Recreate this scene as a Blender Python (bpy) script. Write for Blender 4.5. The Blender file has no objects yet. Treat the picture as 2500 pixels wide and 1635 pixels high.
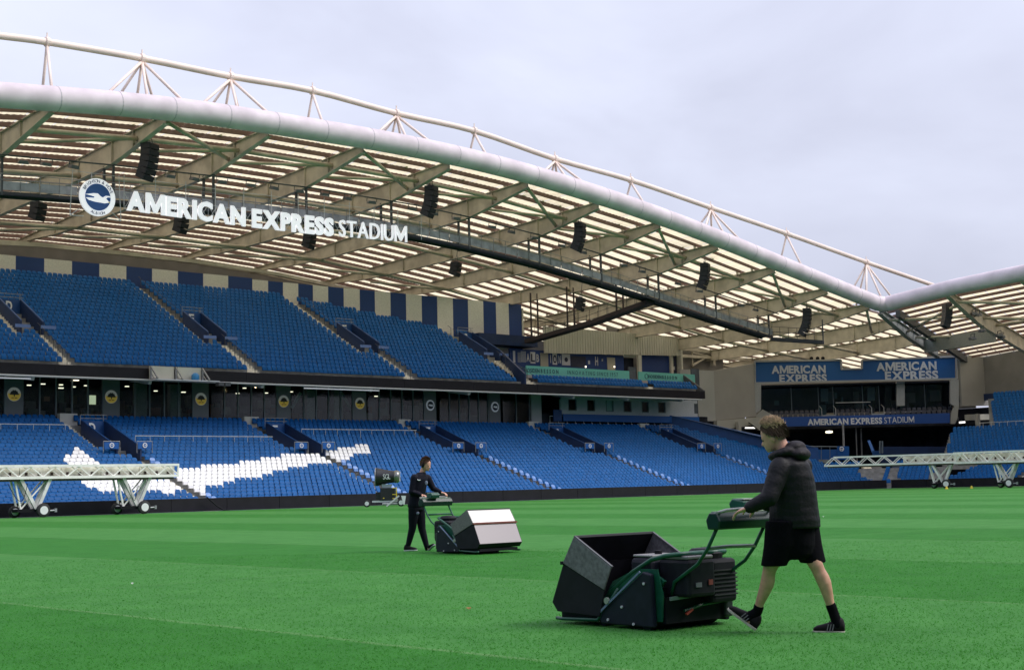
import bpy, math, random
from math import sin, cos, pi, radians, atan2, sqrt
from mathutils import Vector, Matrix, Euler
random.seed(7)
S = bpy.context.scene
COL = S.collection

# ------------------------------------------------------------------ camera
H_CAM = 1.27
YAW, PITCH, ROLL = radians(42.6), radians(6.01), radians(1.34)
FPX, CX, CY = 3472.0, 1250.0, 817.5          # focal length in pixels of the 2500 px wide photograph
FW = Vector((sin(YAW)*cos(PITCH), cos(YAW)*cos(PITCH), sin(PITCH)))
_r = Vector((cos(YAW), -sin(YAW), 0)); _u = _r.cross(FW)
RT = cos(ROLL)*_r - sin(ROLL)*_u
UP = cos(ROLL)*_u + sin(ROLL)*_r
O = Vector((0, 0, H_CAM))
cd = bpy.data.cameras.new('camera'); cam = bpy.data.objects.new('camera', cd); COL.objects.link(cam)
cd.sensor_width = 36; cd.sensor_fit = 'HORIZONTAL'; cd.lens = 36*FPX/2500; cd.clip_end = 3000; cd.clip_start = .1
m = Matrix.Identity(4)
for i in range(3):
    m[i][0] = RT[i]; m[i][1] = UP[i]; m[i][2] = -FW[i]; m[i][3] = O[i]
cam.matrix_world = m
S.camera = cam

# ------------------------------------------------------------------ light
SUN_EL, SUN_AZ = radians(46), radians(140)       # overcast: broad, weak sun from the right, a little behind the camera
w = bpy.data.worlds.new('World'); S.world = w; w.use_nodes = True
nt = w.node_tree; nt.nodes.clear(); N = nt.nodes.new; L = nt.links.new
out = N('ShaderNodeOutputWorld'); bg = N('ShaderNodeBackground'); bgs = N('ShaderNodeBackground'); mixw = N('ShaderNodeMixShader')
sky = N('ShaderNodeTexSky'); sky.sky_type = 'NISHITA'; sky.sun_disc = False
sky.sun_elevation = SUN_EL; sky.sun_rotation = SUN_AZ; sky.air_density = 1.5; sky.dust_density = 3
L(sky.outputs[0], bgs.inputs[0]); bgs.inputs[1].default_value = .08
tc = N('ShaderNodeTexCoord'); sep = N('ShaderNodeSeparateXYZ'); L(tc.outputs['Generated'], sep.inputs[0])
mp = N('ShaderNodeMapping'); mp.inputs['Scale'].default_value = (1.0, 1.0, 1.9); L(tc.outputs['Generated'], mp.inputs[0])
n1 = N('ShaderNodeTexNoise'); n1.inputs['Scale'].default_value = 3.6; n1.inputs['Detail'].default_value = 5; n1.inputs['Roughness'].default_value = .5; n1.inputs['Distortion'].default_value = .35; L(mp.outputs[0], n1.inputs[0])
cr = N('ShaderNodeValToRGB'); cr.color_ramp.elements[0].position = .34; cr.color_ramp.elements[0].color = (.475, .495, .615, 1)
cr.color_ramp.elements[1].position = .66; cr.color_ramp.elements[1].color = (.61, .64, .78, 1); L(n1.outputs[0], cr.inputs[0])
# overcast sky: brighter towards the zenith
mr = N('ShaderNodeMapRange'); mr.inputs[1].default_value = 0; mr.inputs[2].default_value = 1; mr.inputs[3].default_value = .96; mr.inputs[4].default_value = 1.65
L(sep.outputs[2], mr.inputs[0]); L(cr.outputs[0], bg.inputs[0]); L(mr.outputs[0], bg.inputs[1])
mixw.inputs[0].default_value = .93; L(bgs.outputs[0], mixw.inputs[1]); L(bg.outputs[0], mixw.inputs[2]); L(mixw.outputs[0], out.inputs[0])
sd = bpy.data.lights.new('sun', 'SUN'); sun = bpy.data.objects.new('sun', sd); COL.objects.link(sun)
sd.energy = 1.9; sd.angle = radians(26); sd.color = (1, .96, .9)
sv = Vector((sin(SUN_AZ)*cos(SUN_EL), cos(SUN_AZ)*cos(SUN_EL), sin(SUN_EL)))
sun.rotation_euler = sv.to_track_quat('Z', 'Y').to_euler()
S.view_settings.view_transform = 'Standard'; S.view_settings.look = 'None'
S.view_settings.exposure = 0.34; S.view_settings.gamma = 1; S.view_settings.use_curve_mapping = False
S.render.engine = 'CYCLES'
S.cycles.max_bounces = 8; S.cycles.transmission_bounces = 6; S.cycles.diffuse_bounces = 4; S.cycles.caustics_reflective = False; S.cycles.caustics_refractive = False

# ------------------------------------------------------------------ helpers
def ray(x, y): return (FW*FPX + RT*(x-CX) - UP*(y-CY)).normalized()
def at(x, y, X=None, Y=None, Z=None, D=None):
    """a pixel of the photograph turned into the point of the place on a given plane (or camera depth D)"""
    d = ray(x, y)
    if X is not None: t = (X-O[0])/d[0]
    elif Y is not None: t = (Y-O[1])/d[1]
    elif Z is not None: t = (Z-O[2])/d[2]
    else: t = D/d.dot(FW)
    return O + d*t
def proj(p):
    v = Vector(p)-O; z = v.dot(FW)
    return CX+FPX*v.dot(RT)/z, CY-FPX*v.dot(UP)/z
def lerp(a, b, t): return a+(b-a)*t
def interp(tab, x):
    if x <= tab[0][0]: a, b = tab[0], tab[1]
    elif x >= tab[-1][0]: a, b = tab[-2], tab[-1]
    else:
        for a, b in zip(tab, tab[1:]):
            if a[0] <= x <= b[0]: break
    return a[1]+(b[1]-a[1])*(x-a[0])/(b[0]-a[0])

MATS = {}
def mat(name, col, rough=.6, metal=0, noise=.0, nscale=8, spec=.5, emit=None, bump=0, bscale=40, col2=None, trans=0):
    if name in MATS: return MATS[name]
    mm = bpy.data.materials.new(name); mm.use_nodes = True; t = mm.node_tree; b = t.nodes['Principled BSDF']
    b.inputs['Base Color'].default_value = (*col, 1); b.inputs['Roughness'].default_value = rough; b.inputs['Metallic'].default_value = metal
    b.inputs['Specular IOR Level'].default_value = spec
    co = t.nodes.new('ShaderNodeTexCoord')
    if noise or col2:
        n = t.nodes.new('ShaderNodeTexNoise'); n.inputs['Scale'].default_value = nscale; n.inputs['Detail'].default_value = 4
        t.links.new(co.outputs['Object'], n.inputs[0])
        r = t.nodes.new('ShaderNodeValToRGB'); r.color_ramp.elements[0].position = .35; r.color_ramp.elements[1].position = .65
        c2 = col2 or tuple(c*(1-noise) for c in col)
        r.color_ramp.elements[0].color = (*c2, 1); r.color_ramp.elements[1].color = (*[min(1, c*(1+noise*.4)) for c in col], 1)
        t.links.new(n.outputs[0], r.inputs[0]); t.links.new(r.outputs[0], b.inputs['Base Color'])
    if bump:
        n = t.nodes.new('ShaderNodeTexNoise'); n.inputs['Scale'].default_value = bscale; n.inputs['Detail'].default_value = 3
        t.links.new(co.outputs['Object'], n.inputs[0]); bp = t.nodes.new('ShaderNodeBump'); bp.inputs['Strength'].default_value = bump; bp.inputs['Distance'].default_value = .02
        t.links.new(n.outputs[0], bp.inputs['Height']); t.links.new(bp.outputs[0], b.inputs['Normal'])
    if emit:
        b.inputs['Emission Color'].default_value = (*emit[:3], 1); b.inputs['Emission Strength'].default_value = emit[3]
    MATS[name] = mm
    return mm

def link(o, parent=None):
    COL.objects.link(o)
    if parent is not None: o.parent = parent
    return o
class MB:
    """collects shapes and links them as one mesh object"""
    def __init__(s): s.v = []; s.f = []; s.mi = []; s.m = 0
    def add(s, vs, fs):
        n = len(s.v); s.v += [tuple(v) for v in vs]; s.f += [tuple(i+n for i in f) for f in fs]; s.mi += [s.m]*len(fs); return s
    def box(s, c, d, rz=0, mtx=None):
        hx, hy, hz = d[0]/2, d[1]/2, d[2]/2
        vs = [Vector((x, y, z)) for x in (-hx, hx) for y in (-hy, hy) for z in (-hz, hz)]
        if mtx is not None: vs = [mtx @ v for v in vs]
        elif rz: vs = [Matrix.Rotation(rz, 3, 'Z') @ v for v in vs]
        c = Vector(c)
        return s.add([v+c for v in vs], [(0, 1, 3, 2), (4, 6, 7, 5), (0, 4, 5, 1), (2, 3, 7, 6), (0, 2, 6, 4), (1, 5, 7, 3)])
    def beam(s, a, b, w, h, up=(0, 0, 1)):
        a, b = Vector(a), Vector(b); d = (b-a).normalized(); u = Vector(up)
        if abs(d.dot(u)) > .99: u = Vector((0, 1, 0))
        x = d.cross(u).normalized(); u = x.cross(d).normalized()
        vs = [p + x*sx*w/2 + u*sz*h/2 for p in (a, b) for sx, sz in ((-1, -1), (1, -1), (1, 1), (-1, 1))]
        return s.add(vs, [(0, 3, 2, 1), (4, 5, 6, 7), (0, 1, 5, 4), (1, 2, 6, 5), (2, 3, 7, 6), (3, 0, 4, 7)])
    def tube(s, pts, r, n=8, closed=False, cap=True):
        pts = [Vector(p) for p in pts]; k = len(pts); rr = r if isinstance(r, (list, tuple)) else [r]*k
        vs = []; pu = None
        for i, p in enumerate(pts):
            if closed: d = (pts[(i+1) % k]-pts[i-1]).normalized()
            else: d = (pts[min(i+1, k-1)]-pts[max(i-1, 0)]).normalized()
            if pu is None: pu = Vector((0, 0, 1)) if abs(d.z) < .9 else Vector((1, 0, 0))
            x = d.cross(pu).normalized(); u = x.cross(d).normalized(); pu = u
            for j in range(n):
                a = 2*pi*j/n; vs.append(p + (x*cos(a)+u*sin(a))*rr[i])
        fs = []
        for i in range(k if closed else k-1):
            i2 = (i+1) % k
            for j in range(n):
                j2 = (j+1) % n; fs.append((i*n+j, i*n+j2, i2*n+j2, i2*n+j))
        if cap and not closed: fs += [tuple(range(n))[::-1], tuple((k-1)*n+j for j in range(n))]
        return s.add(vs, fs)
    def quad(s, a, b, c, d): return s.add([a, b, c, d], [(0, 1, 2, 3)])
    def prism(s, poly, off):
        """poly: list of 3d points, extruded by vector off"""
        n = len(poly); p = [Vector(v) for v in poly]; o = Vector(off)
        fs = [tuple(range(n))[::-1], tuple(range(n, 2*n))] + [(i, (i+1) % n, n+(i+1) % n, n+i) for i in range(n)]
        return s.add(p+[v+o for v in p], fs)
    def lathe(s, prof, c=(0, 0, 0), axis='Z', n=16):
        """prof: (radius, height) pairs"""
        vs = []
        for r, z in prof:
            for j in range(n):
                a = 2*pi*j/n; v = (r*cos(a), r*sin(a), z)
                if axis == 'X': v = (z, r*cos(a), r*sin(a))
                if axis == 'Y': v = (r*cos(a), z, r*sin(a))
                vs.append(Vector(v)+Vector(c))
        fs = []
        for i in range(len(prof)-1):
            for j in range(n): fs.append((i*n+j, i*n+(j+1) % n, (i+1)*n+(j+1) % n, (i+1)*n+j))
        fs += [tuple(range(n))[::-1], tuple((len(prof)-1)*n+j for j in range(n))]
        return s.add(vs, fs)
    def mesh(s, name, mats, smooth=False):
        me = bpy.data.meshes.new(name); me.from_pydata(s.v, [], s.f)
        for q in (mats if isinstance(mats, (list, tuple)) else [mats]): me.materials.append(q)
        me.polygons.foreach_set('material_index', s.mi)
        if smooth: me.polygons.foreach_set('use_smooth', [True]*len(s.f))
        me.update(); return me
    def build(s, name, mats, parent=None, smooth=False, label=None, kind=None, bevel=0):
        o = bpy.data.objects.new(name, s.mesh(name, mats, smooth)); link(o, parent)
        if label: o['label'] = label
        if kind: o['kind'] = kind
        if bevel:
            b = o.modifiers.new('bevel', 'BEVEL'); b.width = bevel; b.segments = 2; b.limit_method = 'ANGLE'
        return o
def tag(o, label, cat, group=None):
    o['label'] = label; o['category'] = cat
    if group: o['group'] = group
    return o
def thing(name, label, cat, loc=(0, 0, 0), rz=0, group=None):
    o = bpy.data.objects.new(name, None); COL.objects.link(o); o.location = loc; o.rotation_euler = (0, 0, rz); o.empty_display_size = .2
    return tag(o, label, cat, group)
def copy_tree(o, parent=None, loc=None, rz=None, label=None):
    c = o.copy(); COL.objects.link(c)
    if parent is not None: c.parent = parent
    for ch in list(o.children): copy_tree(ch, c)
    if loc is not None: c.location = loc
    if rz is not None: c.rotation_euler = (0, 0, rz)
    if label: c['label'] = label
    return c

# letters --------------------------------------------------------
_gl = {}
def glyph(ch, bold):
    k = (ch, bold)
    if ch == 'M' and k not in _gl:                      # drawn by hand: the outline of this letter does not take an offset
        h = .70+2*bold; w_ = .78+2*bold; t = .085+2*bold*1.0; q = t*1.15
        P2 = [(0, 0), (t, 0), (t, h*.60), (w_/2-t*.36, h*.06), (w_/2+t*.36, h*.06), (w_-t, h*.60), (w_-t, 0), (w_, 0), (w_, h), (w_-q, h), (w_/2, h*.40), (q, h), (0, h)]
        # cut into convex pieces: two posts and two slanting strokes
        quads = [((0, 0), (t, 0), (t, h*.60), (0, h*.60)), ((0, h*.60), (t, h*.60), (q, h), (0, h)), ((t, h*.60), (w_/2-t*.36, h*.06), (w_/2, h*.40), (q, h)), ((w_/2-t*.36, h*.06), (w_/2+t*.36, h*.06), (w_/2, h*.40)),
                 ((w_/2, h*.40), (w_/2+t*.36, h*.06), (w_-t, h*.60), (w_-q, h)), ((w_-t, h*.60), (w_, h*.60), (w_, h), (w_-q, h)), ((w_-t, 0), (w_, 0), (w_, h*.60), (w_-t, h*.60))]
        vs = []; fs = []
        for qd in quads:
            i = len(vs); vs += [Vector((x, y-bold, .5)) for x, y in qd]; fs.append(tuple(range(i, i+len(qd))))
            i = len(vs); vs += [Vector((x, y-bold, -.5)) for x, y in qd]; fs.append(tuple(reversed(range(i, i+len(qd)))))
        i = len(vs); n_ = len(P2); vs += [Vector((x, y-bold, .5)) for x, y in P2]+[Vector((x, y-bold, -.5)) for x, y in P2]
        fs += [(i+j, i+n_+j, i+n_+(j+1) % n_, i+(j+1) % n_) for j in range(n_)]
        _gl[k] = (vs, fs, w_)
    if k not in _gl:
        cu = bpy.data.curves.new('t', 'FONT'); cu.body = ch; cu.size = 1; cu.offset = bold; cu.extrude = .5; cu.resolution_u = 3
        ob = bpy.data.objects.new('t', cu); COL.objects.link(ob)
        dg = bpy.context.evaluated_depsgraph_get(); me = bpy.data.meshes.new_from_object(ob.evaluated_get(dg))
        vs = [v.co.copy() for v in me.vertices]; fs = [tuple(p.vertices) for p in me.polygons]
        bpy.data.objects.remove(ob); bpy.data.curves.remove(cu); bpy.data.meshes.remove(me)
        x0 = min(v.x for v in vs); x1 = max(v.x for v in vs)
        _gl[k] = ([Vector((v.x-x0, v.y, v.z)) for v in vs], fs, x1-x0)
    return _gl[k]
def text(s, width, height, bold=.02, depth=.04, gap=.09, space=.34):
    """letters of a line of capitals laid out in the local x-z plane, fitted to width x height; returns (char, verts, faces)"""
    items = []; x = 0
    for ch in s:
        if ch == ' ': x += space; continue
        g = glyph(ch, bold); items.append((ch, x, g)); x += g[2]+gap
    x -= gap
    hc = max(v.y for v in glyph('E', bold)[0]); sx = width/x; sz = height/hc; res = []
    for ch, x0, g in items:
        res.append((ch, [Vector(((v.x+x0)*sx, v.z*depth, v.y*sz)) for v in g[0]], g[1]))
    return res
def put_text(s, origin, xdir, width, height, m_, parent, bold=.02, depth=.04, gap=.09, name='letter', joined=False, up=(0, 0, 1), space=.34, pname=None, slope=0):
    o_, xd, u = Vector(origin), Vector(xdir).normalized(), Vector(up).normalized(); yd = u.cross(xd)
    al = MB()
    for ch, vs, fs in text(s, width, height, bold, depth, gap, space):
        q = [o_ + xd*v.x + yd*v.y + u*v.z for v in vs]
        if joined: al.add(q, fs)
        else: MB().add(q, fs).build(name, m_, parent)
    if joined: return al.build(pname or 'lettering', m_, parent)

# ------------------------------------------------------------------ materials
M = dict(
 conc=mat('concrete', (.33, .33, .32), .85, noise=.3, nscale=1.5),
 step=mat('step_paint', (.86, .81, .68), .8, noise=.3, nscale=3),
 seat=mat('seat_blue', (.003, .100, .33), .5, noise=.18, nscale=2.2, spec=.15),
 seatp=mat('seat_pale', (.10, .24, .58), .4),
 seatw=mat('seat_white', (.82, .82, .84), .4),
 navy=mat('navy_paint', (.005, .026, .10), .55, noise=.2, nscale=1.2),
 blue=mat('blue_paint', (.006, .062, .23), .5, noise=.15, nscale=1),
 blue2=mat('sign_blue', (.004, .095, .36), .5),
 cream=mat('cream_panel', (.60, .58, .49), .6, noise=.12, nscale=.6),
 steel=mat('beige_steel', (.54, .49, .40), .6, noise=.24, nscale=.8),
 tube=mat('white_tube', (.74, .64, .675), .65, noise=.16, nscale=.6, spec=.3),
 arch=mat('arch_tube', (.92, .76, .67), .5, noise=.08, nscale=.5),
 purlin=mat('brown_purlin', (.17, .10, .09), .7, noise=.2, nscale=2),
 clad=mat('beige_cladding', (.22, .21, .195), .7, noise=.12, nscale=.7),
 clad2=mat('pale_cladding', (.62, .59, .50), .6, noise=.1, nscale=.7),
 black=mat('black_board', (.010, .008, .013), .6, spec=.3, noise=.3, nscale=1.3),
 blk=mat('black', (.006, .006, .009), .6, spec=.2),
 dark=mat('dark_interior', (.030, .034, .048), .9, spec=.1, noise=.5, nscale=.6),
 grey=mat('grey_metal', (.30, .31, .33), .5, metal=.3, noise=.2, nscale=3),
 dgrey=mat('dark_grey_metal', (.07, .075, .085), .55, noise=.2, nscale=3),
 lgrey=mat('light_grey_bar', (.55, .56, .58), .45),
 white=mat('white_paint', (.80, .80, .80), .4),
 glassp=mat('grey_glass', (.10, .115, .14), .15, noise=.2, nscale=.8),
 mull=mat('mullion', (.13, .16, .19), .4),
 turq=mat('turquoise_board', (.16, .52, .46), .5),
 lamp=mat('lamp', (1, .95, .8), .5, emit=(1, .88, .66, 1.8)),
 lampw=mat('lamp_warm', (1, .9, .7), .5, emit=(1, .88, .62, 2.0)),
 tube_l=mat('strip_lamp', (1, 1, 1), .5, emit=(1, .97, .92, 1.2)),
 green=mat('mower_green', (.006, .080, .045), .35, noise=.2, nscale=12),
 rubber=mat('rubber', (.018, .018, .02), .7),
 skin=mat('skin', (.70, .37, .26), .5, noise=.18, nscale=14),
 yellow=mat('yellow_paint', (.75, .55, .04), .45),
)
def glass_mat():
    mm = bpy.data.materials.new('window_glass'); mm.use_nodes = True; t = mm.node_tree; t.nodes.clear()
    o_ = t.nodes.new('ShaderNodeOutputMaterial'); mx = t.nodes.new('ShaderNodeMixShader'); tr = t.nodes.new('ShaderNodeBsdfTransparent'); gl = t.nodes.new('ShaderNodeBsdfGlossy')
    tr.inputs[0].default_value = (.72, .78, .80, 1); gl.inputs['Roughness'].default_value = .08; mx.inputs[0].default_value = .028
    t.links.new(tr.outputs[0], mx.inputs[1]); t.links.new(gl.outputs[0], mx.inputs[2]); t.links.new(mx.outputs[0], o_.inputs[0]); return mm
M['glass'] = glass_mat()
def sheet_mat(name, col, k):
    """translucent roof sheet: daylight from above comes through"""
    mm = bpy.data.materials.new(name); mm.use_nodes = True; t = mm.node_tree; t.nodes.clear()
    o_ = t.nodes.new('ShaderNodeOutputMaterial'); mx = t.nodes.new('ShaderNodeMixShader'); tr = t.nodes.new('ShaderNodeBsdfTranslucent'); df = t.nodes.new('ShaderNodeBsdfDiffuse')
    co = t.nodes.new('ShaderNodeTexCoord'); n = t.nodes.new('ShaderNodeTexNoise'); n.inputs['Scale'].default_value = .9; n.inputs['Detail'].default_value = 5
    mp_ = t.nodes.new('ShaderNodeMapping'); mp_.inputs['Scale'].default_value = (3, .5, 1); t.links.new(co.outputs['Object'], mp_.inputs[0]); t.links.new(mp_.outputs[0], n.inputs[0])
    r = t.nodes.new('ShaderNodeValToRGB'); r.color_ramp.elements[0].position = .3; r.color_ramp.elements[1].position = .7
    r.color_ramp.elements[0].color = (*[c*.80 for c in col], 1); r.color_ramp.elements[1].color = (*col, 1)
    t.links.new(n.outputs[0], r.inputs[0]); t.links.new(r.outputs[0], tr.inputs[0]); df.inputs[0].default_value = (.6, .58, .5, 1)
    mx.inputs[0].default_value = 1-k; t.links.new(tr.outputs[0], mx.inputs[1]); t.links.new(df.outputs[0], mx.inputs[2]); t.links.new(mx.outputs[0], o_.inputs[0]); return mm
M['sheet'] = sheet_mat('roof_sheet', (.93, .81, .55), .90)

# ------------------------------------------------------------------ ground
def ground():
    mm = bpy.data.materials.new('turf'); mm.use_nodes = True; t = mm.node_tree; b = t.nodes['Principled BSDF']; N = t.nodes.new; L = t.links.new
    b.inputs['Roughness'].default_value = .85; b.inputs['Specular IOR Level'].default_value = .12
    b.inputs['Sheen Weight'].default_value = .10; b.inputs['Sheen Roughness'].default_value = .35; b.inputs['Sheen Tint'].default_value = (.62, 1.0, .55, 1)
    co = N('ShaderNodeTexCoord'); sp = N('ShaderNodeSeparateXYZ'); L(co.outputs['Object'], sp.inputs[0])
    # mowing bands, 5.9 m wide, running across the pitch
    wob = N('ShaderNodeTexNoise'); wob.inputs['Scale'].default_value = .6; L(co.outputs['Object'], wob.inputs[0])
    wm = N('ShaderNodeMath'); wm.operation = 'MULTIPLY_ADD'; wm.inputs[1].default_value = .18; L(wob.outputs[0], wm.inputs[0]); L(sp.outputs[0], wm.inputs[2])
    a = N('ShaderNodeMath'); a.operation = 'MULTIPLY_ADD'; a.inputs[1].default_value = 1/11.9; a.inputs[2].default_value = -7.3/11.9; L(wm.outputs[0], a.inputs[0])
    fr = N('ShaderNodeMath'); fr.operation = 'FRACT'; L(a.outputs[0], fr.inputs[0])
    band = N('ShaderNodeValToRGB'); e = band.color_ramp.elements; e[0].position = 0; e[0].color = (1, 1, 1, 1); e[1].position = .49; e[1].color = (1, 1, 1, 1)
    for p, c in ((.51, 0), (.985, 0)):
        q = e.new(p); q.color = (c, c, c, 1)
    L(fr.outputs[0], band.inputs[0])
    nz = N('ShaderNodeTexNoise'); nz.inputs['Scale'].default_value = 1.3; nz.inputs['Detail'].default_value = 6; L(co.outputs['Object'], nz.inputs[0])
    nf = N('ShaderNodeTexNoise'); nf.inputs['Scale'].default_value = 42; nf.inputs['Detail'].default_value = 4; nf.inputs['Roughness'].default_value = .7; L(co.outputs['Object'], nf.inputs[0])
    c1 = N('ShaderNodeMix'); c1.data_type = 'RGBA'; c1.inputs[6].default_value = (.030, .180, .020, 1); c1.inputs[7].default_value = (.056, .222, .042, 1); L(band.outputs[0], c1.inputs[0])
    c2 = N('ShaderNodeMix'); c2.data_type = 'RGBA'; c2.blend_type = 'MULTIPLY'; c2.inputs[0].default_value = 1
    r2 = N('ShaderNodeValToRGB'); r2.color_ramp.elements[0].position = .3; r2.color_ramp.elements[0].color = (.72, .82, .72, 1); r2.color_ramp.elements[1].position = .7; r2.color_ramp.elements[1].color = (1.15, 1.08, 1.1, 1)
    L(nz.outputs[0], r2.inputs[0]); L(c1.outputs[2], c2.inputs[6]); L(r2.outputs[0], c2.inputs[7])
    c3 = N('ShaderNodeMix'); c3.data_type = 'RGBA'; c3.blend_type = 'MULTIPLY'; c3.inputs[0].default_value = 1
    r3 = N('ShaderNodeValToRGB'); r3.color_ramp.elements[0].position = .32; r3.color_ramp.elements[0].color = (.74, .84, .78, 1); r3.color_ramp.elements[1].position = .68; r3.color_ramp.elements[1].color = (1.3, 1.14, 1.2, 1)
    L(nf.outputs[0], r3.inputs[0]); L(c2.outputs[2], c3.inputs[6]); L(r3.outputs[0], c3.inputs[7])
    # thin pale seams between the bands and one seam across them
    def seam(src, scale, off, wdt):
        a_ = N('ShaderNodeMath'); a_.operation = 'MULTIPLY_ADD'; a_.inputs[1].default_value = 1/scale; a_.inputs[2].default_value = -off/scale; L(src, a_.inputs[0])
        f_ = N('ShaderNodeMath'); f_.operation = 'PINGPONG'; f_.inputs[1].default_value = .5; L(a_.outputs[0], f_.inputs[0])
        g_ = N('ShaderNodeMath'); g_.operation = 'LESS_THAN'; g_.inputs[1].default_value = wdt/scale; L(f_.outputs[0], g_.inputs[0]); return g_.outputs[0]
    s1 = seam(wm.outputs[0], 5.95, 7.3, .045)
    s2 = seam(sp.outputs[1], 40, 18.25, .03)
    mx_ = N('ShaderNodeMath'); mx_.operation = 'MAXIMUM'; L(s1, mx_.inputs[0]); L(s2, mx_.inputs[1])
    brk = N('ShaderNodeTexNoise'); brk.inputs['Scale'].default_value = 6; L(co.outputs['Object'], brk.inputs[0])
    m3 = N('ShaderNodeMath'); m3.operation = 'MULTIPLY'; L(mx_.outputs[0], m3.inputs[0]); L(brk.outputs[0], m3.inputs[1])
    m4 = N('ShaderNodeMath'); m4.operation = 'MULTIPLY'; m4.inputs[1].default_value = .55; L(m3.outputs[0], m4.inputs[0])
    c4 = N('ShaderNodeMix'); c4.data_type = 'RGBA'; c4.inputs[7].default_value = (.22, .33, .15, 1); L(m4.outputs[0], c4.inputs[0]); L(c3.outputs[2], c4.inputs[6]); L(c4.outputs[2], b.inputs['Base Color'])
    bp = N('ShaderNodeBump'); bp.inputs['Strength'].default_value = .6; bp.inputs['Distance'].default_value = .02; L(nf.outputs[0], bp.inputs['Height']); L(bp.outputs[0], b.inputs['Normal'])
    g = MB().quad((-60, -40, 0), (130.6, -40, 0), (130.6, 84.1, 0), (-60, 84.1, 0)).build('pitch', mm, kind='structure')
    # ground beyond, lower
    g2 = MB().quad((-900, -900, -.3), (900, -900, -.3), (900, 900, -.3), (-900, 900, -.3)).build('ground', mat('outer_ground', (.12, .12, .11), .9, noise=.3, nscale=.1), kind='structure')
    tr = MB()
    tr.box((35.3, 84.6, -.15), (190.6, 1.0, .29)); tr.box((131.1, 22, -.15), (1.0, 126, .29))
    tr.build('track', mat('blue_track', (.015, .09, .30), .8, noise=.3, nscale=6), kind='structure')
    # blades: short tufts near the camera
    return g
turf = ground()
def blades():
    v = []; f = []; rnd = random.Random(3); n = 0
    bs = MB()
    for k in range(150000):
        # tufts thinning out with distance; lying low as on a rolled pitch
        dpt = 6.6+(rnd.random()**1.9)*22; lx = (rnd.random()-.5)*.78*dpt
        p = Vector((sin(YAW), cos(YAW), 0))*dpt + Vector((cos(YAW), -sin(YAW), 0))*lx
        a = rnd.random()*pi; h = .008+rnd.random()*.010; wd = .0030+dpt*.0001
        dx, dy = cos(a)*wd, sin(a)*wd; t = Vector(((rnd.random()-.5)*.05, (rnd.random()-.5)*.05, h))
        if dx*t.y-dy*t.x < 0: dx, dy = -dx, -dy           # every blade turns its face upwards
        i = len(v); v += [(p.x-dx, p.y-dy, .001), (p.x+dx, p.y+dy, .001), (p.x+t.x, p.y+t.y, h)]; f.append((i, i+1, i+2))
    me = bpy.data.meshes.new('grass'); me.from_pydata(v, [], f)
    mm = bpy.data.materials.new('grass_blade'); mm.use_nodes = True; t = mm.node_tree; t.nodes.clear(); N = t.nodes.new; L = t.links.new
    o_ = N('ShaderNodeOutputMaterial'); mx = N('ShaderNodeMixShader'); df = N('ShaderNodeBsdfDiffuse'); tl = N('ShaderNodeBsdfTranslucent')
    co = N('ShaderNodeTexCoord'); nz = N('ShaderNodeTexNoise'); nz.inputs['Scale'].default_value = 60; L(co.outputs['Object'], nz.inputs[0])
    r = N('ShaderNodeValToRGB'); r.color_ramp.elements[0].position = .35; r.color_ramp.elements[0].color = (.035, .20, .018, 1); r.color_ramp.elements[1].position = .68; r.color_ramp.elements[1].color = (.12, .40, .08, 1)
    L(nz.outputs[0], r.inputs[0]); L(r.outputs[0], df.inputs[0]); L(r.outputs[0], tl.inputs[0]); L(df.outputs[0], mx.inputs[1]); L(tl.outputs[0], mx.inputs[2]); L(mx.outputs[0], o_.inputs[0])
    me.materials.append(mm); me.update(); o = bpy.data.objects.new('grass', me); COL.objects.link(o); o['kind'] = 'stuff'
    tag(o, 'short mown green grass growing on the pitch in the foreground', 'grass')
blades()

# ================================================================== long stand
def lowz(Y): i = (Y-87)/.8; return .15+.25*i+.0015*i*i
def upz(Y): i = (Y-102.3)/.8; return 11.0+.42*i
LXC = [17.1, 33.9, 50.7, 67.4, 84.2, 101.0, 117.8]        # gateway positions, lower tier
UXC = [31.0, 47.7, 64.4, 81.1, 96.6]                      # gateway positions, upper tier
X0 = 21.8
WALL = [(X0, 121.6), (77, 121.6), (86.0, 118.9), (89.0, 117.6), (96.0, 115.4), (100.5, 114.2), (107, 113.2)]
def seat_mesh(m_, name='seat'):
    b = MB()
    # rounded back shell
    def shell(w, z0, z1, y0, y1, th, cut):
        # lower part upright, upper part rounded and leaning away so that it catches the sky
        zm = z1-.20; zt = z1-.07
        p = [(-w/2, y0, z0), (w/2, y0, z0), (w/2, y0+.02, zm), (w/2-cut*.25, lerp(y0, y1, .55), zt), (w/2-cut, y1, z1), (-w/2+cut, y1, z1), (-w/2+cut*.25, lerp(y0, y1, .55), zt), (-w/2, y0+.02, zm)]
        q = [(x, y+th, z-.01) for x, y, z in p]
        b.add(p+q, [(0, 1, 2, 7), (7, 2, 3, 6), (6, 3, 4, 5), (5, 4, 12, 13), (4, 3, 11, 12), (3, 2, 10, 11), (6, 5, 13, 14), (7, 6, 14, 15), (8, 15, 10, 9), (15, 14, 11, 10), (14, 13, 12, 11)])
    shell(.425, .38, .84, .06, .20, .035, .10)
    shell(.40, .40, .68, -.03, .05, .04, .09)
    b.box((0, .08, .40), (.30, .14, .05))
    return b
SB = seat_mesh(None)
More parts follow.
